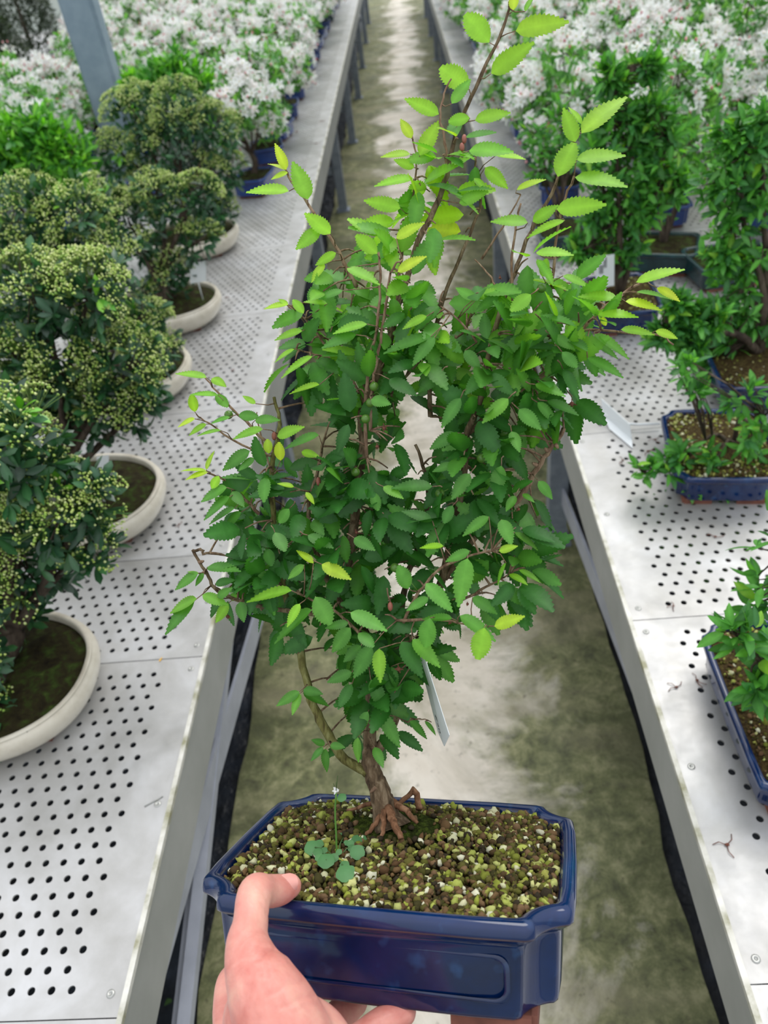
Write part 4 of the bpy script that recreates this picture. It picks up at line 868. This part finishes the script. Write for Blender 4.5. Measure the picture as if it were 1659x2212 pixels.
BG = [lin(104, 168, 46), lin(126, 186, 52), lin(84, 148, 44)]
def pyracantha(label, loc, blobs, A=.165, B=.13, rot=0, leafL=.032, dens=1.0, far=False, trunk_at=(0, 0)):
    t = thing('firethorn_bonsai', label, 'bonsai', loc, None, None)
    t.rotation_euler = (0, 0, 0); L0 = np.array(loc)
    bl_ = [(np.array(c) - L0, r) for c, r in blobs]
    oval_pot(t, A, B, .064)
    soil_sheet(t, oval_outline, A - .0155, B - .0155, 0, .053, M_SOIL, .012, kx=trunk_at[0], ky=trunk_at[1], bumpy=.005)
    wood = tree_wood(t, (trunk_at[0], trunk_at[1], .06), bl_, .017, bend=.05)
    for k in range(5):
        a_ = k * 1.26 + .4; d = np.array([math.cos(a_), math.sin(a_), 0]); b0_ = np.array([trunk_at[0], trunk_at[1], .075])
        tube(wood, spline([b0_, b0_ + d * .022 - (0, 0, .006), b0_ + d * .05 - (0, 0, .016)], 3), [.009, .008, .006, .005, .004, .003, .002], 6, wob=.2)
    wood.obj('trunk', M_DBARK, t)
    lf = MB(); bud = MB(); st = MB()
    for c, r in bl_:
        nn = int(dens * 11500 * r * r / (leafL * 31)) + 8
        for i in range(nn):
            p, d = on_blob(c, r, .35)
            young = random.random() < .05 and d[2] > 0
            plant_leaf_set(lf, p, d, random.choice((4, 5, 6)), leafL * (1.1 if young else 1), .42, BG if young else DG, seg=4, blunt=1.0, up=.4)
        for i in range(int(nn * .40)):
            d = unit(rvec() + np.array([0, 0, .75])); 
            if d[2] < -.1: continue
            p = np.array(c) + d * r * random.uniform(.92, 1.12)
            corymb(bud, st, p, d, random.uniform(.018, .034), 46 if not far else 40)
    lf.obj('foliage', M_GLOSS, t); o1 = bud.obj('flower_buds', M_BUD, t); o2 = st.obj('bud_stalks', M_BUD, t); o1['kind'] = o2['kind'] = 'stuff'
    return t
def bl_px(y, lst): 
    o = []
    for px, py, r in lst:
        c = aty(px, py, y); d = project(c)[2]; o.append((c, r * d / F))
    return o
GP_ = 'firethorn bonsai in cream bowls along the left bench'
pyracantha('budding firethorn bonsai in the nearest cream oval bowl, cut by the left edge', (-.66, .665, BZ), bl_px(.74, [(40, 960, 120), (130, 1100, 105), (40, 1230, 110), (185, 1190, 55), (-90, 1000, 180), (-110, 1220, 150), (50, 1330, 45), (200, 1070, 50)]) + bl_px(.60, [(-60, 1420, 70), (-30, 1560, 60)]), trunk_at=(0, 0.01))
pyracantha('wide budding firethorn bonsai in the second cream bowl, with a white label in the soil', (-.655, 1.065, BZ), bl_px(1.1, [(70, 640, 95), (190, 650, 100), (120, 770, 115), (280, 800, 85), (240, 880, 75), (50, 850, 90), (310, 870, 50), (-60, 700, 110), (170, 920, 50)]), dens=.85)
pyracantha('firethorn bonsai in the third cream bowl, bud clusters hanging over the rim', (-.69, 1.525, BZ), bl_px(1.5, [(60, 470, 85), (160, 480, 80), (230, 570, 80), (315, 690, 50), (300, 750, 45), (90, 580, 80), (-10, 560, 80), (350, 740, 40)]), A=.155, B=.13, dens=.8, far=True)
pyracantha('firethorn bonsai in the fourth cream bowl, white label standing behind its rim', (-.68, 1.87, BZ), bl_px(1.88, [(340, 430, 55), (430, 520, 42), (290, 500, 70), (370, 590, 48), (430, 420, 45), (220, 450, 65), (330, 640, 35)]), A=.155, B=.125, dens=.75, far=True)
pyracantha('tall domed firethorn bonsai in the farthest cream bowl beside blossom', (-.71, 2.37, BZ), bl_px(2.37, [(300, 260, 70), (390, 250, 70), (460, 290, 60), (370, 330, 80), (260, 330, 50), (480, 370, 45), (440, 440, 45), (330, 420, 60), (470, 450, 40)]), A=.155, B=.125, dens=.7, far=True)

SHR = [lin(84, 150, 40), lin(104, 172, 48), lin(62, 128, 40), lin(122, 184, 60), lin(48, 108, 40)]
def shrub(label, loc, blobs, cols, leafL=.035, dens=1.0, pot='rect', pm=None, wr=.36, dim=(.2, .16)):
    t = thing('leafy_bonsai', label, 'bonsai', loc); L0 = np.array(loc); b2 = [(np.array(c) - L0, r) for c, r in blobs]
    hz = .06; rect_pot(t, dim[0], dim[1], hz - .006, notch_outline if pot == 'notch' else round_outline, .02, pm or M_BLUE2, z0=hz + .003)
    fn = notch_outline if pot == 'notch' else round_outline
    soil_sheet(t, fn, dim[0] / 2 - .009, dim[1] / 2 - .009, .015, hz - .007, M_SOIL, .01, bumpy=.004)
    tree_wood(t, (0, 0, hz), b2, .009, bend=.03).obj('trunk', M_DBARK, t)
    lf = MB()
    for c, r in b2:
        for i in range(int(dens * 200 * r * r / (leafL ** 2) * .16) + 4):
            p, d = on_blob(c, r, .3); plant_leaf_set(lf, p, d, 4, leafL, wr, cols, seg=4, up=.55, blunt=.6)
    lf.obj('foliage', M_SOFT, t); return t
shrub('bright green leafy shrub bonsai without flowers at the left edge behind the firethorns', (-1.12, 2.25, BZ), bl_px(2.25, [(60, 340, 80), (150, 345, 60), (-30, 340, 90), (90, 300, 50)]), SHR, .042, 1.2, wr=.42)
shrub('bright green leafy shrub bonsai between the domed firethorn and the white blossom', (-.98, 3.0, BZ), bl_px(3.0, [(350, 190, 50), (420, 185, 42), (300, 200, 40), (380, 150, 35)]), SHR, .045, 1.3, wr=.42)

# cherries in blue and green pots on the right bench
CH = [lin(66, 128, 52), lin(54, 112, 46), lin(80, 146, 60), lin(92, 160, 66), lin(60, 120, 64)]
def cherry(label, loc, dim, rot, spots, leafL=.026, pm=None, fn=notch_outline, grit=True, trunk=(0, 0), n_lf=7, twigs=None, wr=.5, tr=.007, H=.052):
    """spots: crown points (world centre, radius); leaves hang in tufts on twigs that reach each spot"""
    t = thing('cherry_bonsai', label, 'bonsai', loc, (0, 0, rot)); R_ = np.array([[math.cos(rot), math.sin(rot), 0], [-math.sin(rot), math.cos(rot), 0], [0, 0, 1]])
    loc_ = lambda c: R_ @ (np.array(c, float) - np.array(loc)); z0 = H + .009
    rect_pot(t, dim[0], dim[1], H, fn, .02, pm or M_BLUE, z0=z0)
    soil_sheet(t, fn, dim[0] / 2 - .009, dim[1] / 2 - .009, .015, z0 - .007, M_SOILG if grit else M_SOIL, .008, kx=trunk[0], ky=trunk[1], bumpy=.003)
    if grit:
        a, b_ = dim[0] / 2 - .013, dim[1] / 2 - .013
        def ins():
            while True:
                x, y = random.uniform(-a, a), random.uniform(-b_, b_)
                if math.hypot(a + .003 - abs(x), b_ + .003 - abs(y)) < .016: continue
                if math.hypot(x - trunk[0], y - trunk[1]) < .03 and random.random() < .8: continue
                return x, y
        pebbles(t, ins, lambda x, y: z0 - .005 + .004 * math.exp(-((x - trunk[0]) ** 2 + (y - trunk[1]) ** 2) / .002), int(grit * 1500), int(grit * 420), (.0014, .0026), (.002, .0033))
    m = MB(); lf = MB(); base = np.array([trunk[0], trunk[1], z0 - .008]); b2 = [(loc_(c), r) for c, r in spots]
    hi = max(c[2] for c, r in b2); cen = np.mean([c for c, r in b2], axis=0)
    stems_ = []
    for k in range(5):
        e_ = b2[(k * len(b2)) // 5][0]; q = spline([base, base + (e_ - base) * .3 + np.array([0, 0, .03]) + rvec() * .012, base + (e_ - base) * .7 + rvec() * .012, e_], 5)
        tube(m, q, [tr * (1 - .85 * i / len(q)) for i in range(len(q))], 8, wob=.2); stems_ += q[3:]
    ST = np.array(stems_)
    for c, r in b2:
        for i in range(n_lf):
            p, d = on_blob(c, r, .15); j = np.argmin(np.linalg.norm(ST - p, axis=1)); s_ = ST[j]
            tube(m, [s_, (s_ + p) / 2 + rvec() * .006 + (0, 0, .004), p], [.0018, .0013, .0006], 5)
            plant_leaf_set(lf, p, unit(d + unit(p - s_)), random.choice((3, 4, 5)), leafL, wr, CH + ([lin(130, 180, 60)] if random.random() < .2 else []), seg=6, up=.6, blunt=.3, droop=.2)
    m.obj('trunk', M_DBARK, t); lf.obj('foliage', M_LEAF, t); return t
cherry('cherry bonsai in the nearest glossy blue tray pot, cut by the right edge', (.402, .545, BZ), (.185, .25), -.01,
       bl_px(.52, [(1600, 1380, 38), (1650, 1420, 40)]) + bl_px(.60, [(1640, 1290, 60), (1700, 1200, 120), (1760, 1350, 120), (1800, 1000, 200)]) + bl_px(.50, [(1690, 1500, 60), (1640, 1490, 30)]), trunk=(.03, .01), n_lf=11, leafL=.03)
cherry('sprawling cherry bonsai in the second blue pot on the right, beside the folded white sign', (.466, 1.055, BZ), (.172, .205), -.14,
       bl_px(1.0, [(1390, 1020, 30), (1440, 1010, 32), (1470, 980, 25), (1500, 1040, 30), (1530, 985, 30), (1570, 1060, 38), (1620, 1030, 40), (1650, 1000, 40), (1420, 1100, 28), (1450, 1165, 25), (1490, 1190, 30), (1550, 1240, 35), (1600, 1150, 40), (1640, 1220, 45), (1610, 1300, 35), (1640, 1110, 40), (1650, 900, 45), (1600, 860, 40), (1480, 800, 30), (1500, 850, 25), (1620, 950, 40)]), trunk=(.02, -.005), n_lf=10, leafL=.027, tr=.0045)
cherry('tall dense cherry bonsai in the third blue pot, leaning green column at the right edge', (.632, 1.335, BZ), (.20, .27), -.11,
       bl_px(1.36, [(1610, 330, 75), (1570, 400, 60), (1640, 420, 60), (1580, 480, 60), (1620, 560, 70), (1560, 560, 45), (1590, 640, 65), (1640, 690, 60), (1580, 720, 55), (1540, 780, 40), (1600, 790, 55), (1655, 260, 70), (1590, 290, 45)]) + bl_px(1.25, [(1470, 700, 30), (1500, 690, 30), (1430, 720, 25), (1490, 740, 25), (1460, 660, 22), (1540, 690, 30)]), grit=.5, n_lf=40, leafL=.030, tr=.009)
cherry('upright cherry bonsai in the fourth blue pot, white barcode label in its soil', (.436, 1.648, BZ), (.165, .205), -.06,
       bl_px(1.66, [(1290, 330, 60), (1370, 300, 65), (1330, 400, 70), (1400, 380, 60), (1350, 480, 60), (1300, 470, 45), (1390, 450, 45), (1340, 550, 40), (1290, 550, 30), (1440, 300, 50), (1330, 250, 55), (1400, 240, 50), (1320, 170, 30), (1400, 150, 25), (1460, 400, 30), (1250, 540, 24)]), grit=.4, n_lf=42, leafL=.032, tr=.008)
cherry('low leafy bonsai in a dark green pot behind the barcode label', (.60, 1.90, BZ), (.17, .15), -.35, bl_px(1.95, [(1420, 430, 30), (1470, 380, 40), (1480, 330, 45), (1430, 480, 25)]), pm=M_GREENP, fn=round_outline, grit=0, n_lf=8, leafL=.022)
cherry('small cherry bonsai in a dark green pot at right, half behind the leaning column', (.725, 1.79, BZ), (.19, .15), .1, bl_px(1.85, [(1560, 420, 40), (1530, 380, 45), (1600, 350, 50), (1540, 330, 40)]), pm=M_GREENP, fn=round_outline, grit=0, n_lf=9, leafL=.03)
cherry('thin young bonsai in a dark pot by the aisle edge of the right bench', (.375, 2.08, BZ), (.13, .15), .05, bl_px(2.1, [(1190, 330, 40), (1240, 290, 40), (1160, 290, 30), (1220, 250, 40), (1170, 370, 25)]), pm=M_GREENP, fn=round_outline, grit=0, n_lf=14, leafL=.032)

# white crab apples in blue pots, grown in close rows
WH = [lin(250, 250, 252), lin(254, 254, 255), lin(250, 244, 246)]
PK = [lin(214, 130, 140), lin(226, 160, 168), lin(196, 96, 112)]
LG = [lin(84, 142, 62), lin(104, 162, 76), lin(66, 120, 56), lin(122, 174, 84), lin(92, 146, 90)]
def blossom(mb, p, o, R):
    u, v = frame_of(unit(o)); o = unit(o); a0 = random.random() * 6
    c0 = random.choice(WH)
    for k in range(5):
        a_ = a0 + k * 1.2566; d = u * math.cos(a_) + v * math.sin(a_); s = u * -math.sin(a_) + v * math.cos(a_); cup = random.uniform(.1, .5)
        q = [p, p + d * R * .5 + s * R * .28 + o * R * cup * .3, p + d * R + s * R * .2 + o * R * cup, p + d * R * 1.08 + o * R * cup, p + d * R - s * R * .2 + o * R * cup, p + d * R * .5 - s * R * .28 + o * R * cup * .3]
        mb.add(q, [(0, 1, 2, 3), (0, 3, 4, 5)], tuple(np.array(c0) * random.uniform(.93, 1.02)))
    ball(mb, p + o * R * .12, R * .14, lin(206, 196, 96), level=0)
def crab_proto(seed, flow, hgt, pm):
    random.seed(seed); t = thing('crab_apple_bonsai', 'x', 'bonsai', (0, 0, 0))
    z0 = .066; rect_pot(t, .17, .13, .056, notch_outline, .015, pm, z0=z0, foot=False)
    m = MB(); box(m, (0, 0, .005), (.12, .085, .012)); m.obj('foot', M_CLAY, t, False)
    soil_sheet(t, notch_outline, .076, .056, .012, z0 - .008, M_SOIL, .01, bumpy=.004)
    bl2 = []
    for k in range(7):
        a_ = k * .9 + random.random() * .5; rr = random.uniform(.07, .14) if k else 0
        bl2.append((np.array([rr * math.cos(a_), rr * math.sin(a_), hgt * random.uniform(.42, .86)]), random.uniform(.06, .085)))
    bl2.append((np.array([0, 0, hgt * .92]), .075))
    tree_wood(t, (0, 0, z0), bl2, .010, bend=.05).obj('trunk', M_DBARK, t)
    lf = MB(); fl = MB(); pk = MB()
    for c, r in bl2:
        for i in range(44):
            p, d = on_blob(c, r, .4); plant_leaf_set(lf, p, d, 4, .036, .5, LG, seg=3, up=.5)
        for i in range(int(15 * flow)):
            d = unit(rvec() + np.array([0, 0, .45])); p = c + d * r * random.uniform(.9, 1.2)
            for j in range(random.choice((3, 4, 5))): blossom(fl, p + rvec() * .018, unit(d + rvec() * .7), random.uniform(.014, .019))
            if random.random() < .45:
                for j in range(2):
                    ball(pk, p + rvec() * .02 + d * .004, .0038, random.choice(PK), (1, 1, 1.3), level=1)
    lf.obj('foliage', M_SOFT, t); o1 = fl.obj('blossom', M_PETAL, t); o2 = pk.obj('pink_buds', M_BUD, t); o1['kind'] = o2['kind'] = 'stuff'
    return t
PROT = [crab_proto(21, 1.3, .40, M_BLUE2), crab_proto(22, 1.0, .36, M_BLUE2), crab_proto(23, 1.5, .42, M_BLUE2), crab_proto(24, .55, .38, M_BLUE2), crab_proto(25, 1.2, .34, M_GREENP)]
random.seed(99)
used = set()
def put_crab(i, loc, rot, label, group, s=1.0):
    src = PROT[i]
    if i in used:
        r_ = src.copy(); sc.collection.objects.link(r_)
        for ch in list(src.children):
            c_ = ch.copy(); sc.collection.objects.link(c_); c_.parent = r_
    else: r_ = src; used.add(i)
    r_.location = loc; r_.rotation_euler = (0, 0, rot); r_.scale = (1, 1, 1); r_['label'] = label; r_['group'] = group
    return r_
ORD = ['first', 'second', 'third', 'fourth', 'fifth', 'sixth', 'seventh', 'eighth', 'ninth', 'tenth', 'eleventh', 'twelfth', 'thirteenth', 'fourteenth', 'fifteenth', 'sixteenth', 'seventeenth', 'eighteenth', 'nineteenth', 'twentieth']
def in_view(x, y):
    a, b_, d = project((x, y, BZ + .42))
    if a < 150 - b_ * .2 and b_ < 95: return False
    for dx, dz in ((0, .1), (0, .35), (.15, .25), (-.15, .25)):
        a, b_, d = project((x + dx, y, BZ + dz))
        if -40 < a < IW + 40 and -60 < b_ < IH: return True
    return False
LOOK = ['heavily flowering white', 'white-blossomed', 'snow-white dense', 'sparsely flowering green', 'compact white-flowering']
def rows(side, xs, ys, skip, bench_name, group):
    for r_, y in enumerate(ys):
        for c_, x in enumerate(xs):
            xx = x + random.uniform(-.03, .03); yy = y + random.uniform(-.04, .04)
            if c_ == 0: xx = x
            if skip(xx, yy) or not in_view(xx, yy): continue
            k = random.choice((0, 1, 2, 2, 0, 3, 4)) if y > 3.4 else random.choice((0, 1, 3, 4))
            put_crab(k, (xx, yy, BZ), random.uniform(0, 6.28) if c_ else random.uniform(-.3, .3) + 1.57, '%s crab apple, %s from aisle in row %s of %s' % (LOOK[k], ORD[c_], ORD[r_], bench_name), group)
ysL = [2.92 + .36 * k for k in range(15)]
rows(-1, [-.58 - .31 * k for k in range(5)], ysL, lambda x, y: (x < -.8 and y < 3.25) or abs(x - aty(222, 172, 3.3)[0]) < .17 and abs(y - 3.3) < .17, 'left bench', 'white crab apples on the left bench')
rows(-1, [-2.36 - .33 * k for k in range(5)], ysL, lambda x, y: y < 3.5 or (y > 7.2 and x < -2.6), 'far left bench', 'white crab apples on the far left bench')
ysR = [2.48 + .36 * k for k in range(16)]
rows(1, [.44 + .32 * k for k in range(6)], ysR, lambda x, y: False, 'right bench', 'white crab apples on the right bench')
rows(1, [2.52 + .33 * k for k in range(5)], ysR, lambda x, y: y < 3, 'far right bench', 'white crab apples on the far right bench')
for k, (x, y, lb_) in enumerate(((-1.30, 2.72, 'half-green crab apple with white clusters just behind the bright shrub at left'), (-1.62, 2.62, 'crab apple at the left edge with white clusters beside the bright shrub'), (-1.36, 3.08, 'leafy crab apple with few pink-tipped flowers below the grey post'), (-1.66, 3.02, 'leafy crab apple at left edge, second back from the bright shrub'),
                                  (.95, 2.05, 'green-leaved crab apple with white clusters behind the leaning cherry column'), (1.15, 2.42 - .36, 'crab apple with white clusters at the right edge behind the cherry column'), (.68, 2.2, 'crab apple just behind the low dark green pots'))):
    put_crab((3, 1, 3, 0, 3, 4, 3)[k], (x, y, BZ), k * 1.3, lb_, 'scattered crab apples among the other bonsai')
for p_ in PROT:
    assert p_['label'] != 'x'
# dark conifers past the end of the left rows
def conifer(label, loc, H, R):
    t = thing('dark_evergreen', label, 'tree', loc); m = MB(); tube(m, [(0, 0, 0), (0, 0, H * .9)], [.03, .01], 8); m.obj('trunk', M_DBARK, t)
    lf = MB()
    for i in range(2000):
        z = H * random.uniform(.12, 1); rr = R * (1.15 - z / H) ** .7 * random.uniform(.55, 1); a_ = random.random() * 6.28; d = np.array([math.cos(a_), math.sin(a_), .3])
        plant_leaf_set(lf, np.array([rr * d[0], rr * d[1], z]), unit(d), 5, .05, .22, [lin(26, 40, 28), lin(36, 52, 36), lin(48, 64, 44)], seg=2)
    lf.obj('foliage', M_SOFT, t)
for i, (x, y, h, lb_) in enumerate(((-2.15, 4.55, .75, 'dark evergreen bush nearest the grey post, top left corner'), (-2.6, 4.7, .8, 'dark evergreen bush at the top left corner, left of another'), (-2.75, 5.6, .9, 'dark evergreen farther back in the top left corner'), (-2.3, 5.5, .85, 'dark evergreen just left of the grey post at the top edge'))):
    conifer(lb_, (x, y, -.03), h + .35, .42)

# ------------------------------------------------------------------ labels, sign, litter
def label_card(label, px, py_top, py_bot, y, w_px, lines=0, lean=0.0, nm='plant_label', zmin=None):
    c0 = aty(px, py_bot, y); c1 = aty(px + lean, py_top, y); d = project(c0)[2]; w_ = w_px * d / F
    t = thing(nm, label, 'label', c0); u = np.array([1.0, 0.12, 0]); u /= np.linalg.norm(u); v = c1 - c0
    m = MB(); quadmesh(m, [-u * w_ / 2, u * w_ / 2, u * w_ / 2 + v, -u * w_ / 2 + v], .0006); m.obj('card', M_WHITE, t, False)
    m = MB(); tube(m, [np.array([0, 0.001, 0]), np.array([0, .001, (zmin or BZ + .045) - c0[2]])], .0012, 5)
    if (zmin or BZ + .045) < c0[2]: m.obj('stake', M_WHITE, t)
    if lines:
        m = MB(); e1 = unit(v); L = np.linalg.norm(v)
        for k in range(9):
            a = (.15 + .04 * k) * w_ * 1.2; z_ = L * (.45 if k < 5 else .62); l_ = L * random.uniform(.2, .34)
            q = u * (a - w_ / 2) + e1 * z_ - np.array([0, .0008, 0]); quadmesh(m, [q, q + u * w_ * .022, q + u * w_ * .022 + e1 * l_, q + e1 * l_], .0001)
        m.obj('printed_lines', M_INK, t, False)
    return t
label_card('white label standing in the soil of the second cream bowl', 222, 985, 1045, 1.04, 26)
label_card('white label in the dark soil of the fourth cream bowl', 428, 566, 610, 1.86, 34)
label_card('white hanging label with rotated small print on the fourth blue pot', 1307, 552, 620, 1.56, 40, lines=1)
# folded white sign lying on the right bench
sg = atz(1340, 920, BZ); t = thing('folded_sign', 'white plastic tent-shaped sign tipped over beside the second blue pot', 'sign', sg)
A_, B_, C_, D_, E_ = [atz(*q) - sg for q in ((1299, 866, BZ + .035), (1304, 896, BZ + .012), (1362, 968, BZ + .003), (1361, 925, BZ + .03), (1335, 905, BZ + .03))]
m = MB(); Q_ = lambda x, y, z: atz(x, y, BZ + z) - sg; quadmesh(m, [Q_(1299, 861, .036), Q_(1360, 916, .034), Q_(1365, 950, .006), Q_(1303, 897, .008)], .0012); quadmesh(m, [Q_(1303, 897, .008), Q_(1365, 950, .006), Q_(1367, 969, .002), Q_(1316, 926, .002)], .0012); m.obj('sign_board', M_WHITE, t, False)
m = MB(); tube(m, [B_ + (0, 0, .002), atz(1340, 914, BZ + .012) - sg, atz(1380, 917, BZ + .012) - sg, atz(1425, 915, BZ + .010) - sg], .0022, 6); m.obj('stake', M_WHITE, t)
# fallen bits on the benches
def litter(label, px, py, s, mt, kind='fallen_flower_stalk', cat='litter'):
    p = atz(px, py, BZ + .0012); t = MB()
    for k in range(3):
        a_ = random.random() * 6.28; d = np.array([math.cos(a_), math.sin(a_), 0])
        tube(t, [d * s * .1, d * s * .6 + (0, 0, s * .1), d * s + np.array([-d[1], d[0], 0]) * s * .3], .0005, 4)
    ball(t, (0, 0, .0012), s * .22, sq=(1, .6, .5), rough=.5, level=1)
    o = t.obj(kind, mt); o.location = p; tag(o, label, cat, 'withered stalks fallen on the benches' if mt is M_RUST else None)
for label, px, py, s in (('withered flower stalk on bare metal left of the nearest right-hand pot', 1461, 1485, .012), ('withered stalk beside the long wall of the nearest blue tray pot', 1505, 1470, .012), ('lowest withered stalk on the right bench', 1570, 1825, .014), ('withered stalk just in front of the folded sign', 1345, 995, .012), ('withered stalk between folded sign and second blue pot', 1400, 975, .014), ('withered stalk touching the second blue pot', 1415, 950, .012), ('withered stalk below the second blue pot', 1545, 1160, .013), ('withered stalk above the panel seam near the tray pot', 1455, 1310, .009), ('dark crumb on the left bench beside the fourth cream bowl', 492, 642, .009), ('withered stalk on left bench right of the third cream bowl', 500, 800, .008), ('withered stalk on left bench near the second cream bowl', 387, 1133, .009), ('withered stalk at the far end of left bench by blue pots', 683, 310, .02), ('withered stalk farther along the left bench edge', 694, 262, .02), ('small withered stalk on left bench by blossom pots', 640, 285, .02)):
    litter(label, px, py, s, M_RUST)
p = atz(345, 1425, BZ + .001); m = MB(); leaf(m, (0, -.004, 0), (.003, .005, .001), (0, 0, 1), .004, (.5, .5, .5), 4); m.c = [(1, 1, 1, 1)] * len(m.v); o = m.obj('petal', M_YEL); o.location = p; tag(o, 'single yellow petal on the left bench beside a panel seam', 'petal')
o_ = atz(332, 1731, BZ + .0012); m = MB(); e_ = atz(352, 1720, BZ + .0012) - o_; tube(m, [-e_, e_], .0007, 5); o = m.obj('dry_stick', M_GREY); o.location = o_; tag(o, 'thin grey stick lying on the left bench near its edge', 'stick')
# weeds under the left bench
for k, (x, y) in enumerate(((-.52, .35), (-.56, .75), (-.60, 1.3), (-.55, 1.9), (-.6, 2.6))):
    t = MB()
    for i in range(26):
        b0_ = np.array([random.uniform(-.05, .05), random.uniform(-.12, .12), 0]); d = unit(np.array([random.uniform(-.6, .6), random.uniform(-.6, .6), 1]))
        leaf(t, b0_, b0_ + d * random.uniform(.03, .07), (random.random() - .5, random.random() - .5, .4), .014, np.array(lin(56, 84, 44)) * random.uniform(.6, 1.2), 3)
    o = t.obj('weed_clump', M_SOFT); o.location = (x, y, -.02); o['kind'] = 'stuff'; tag(o, 'low weed clump in the shade below the left bench, %s from the front' % ORD[k], 'weed', 'weeds under the left bench')
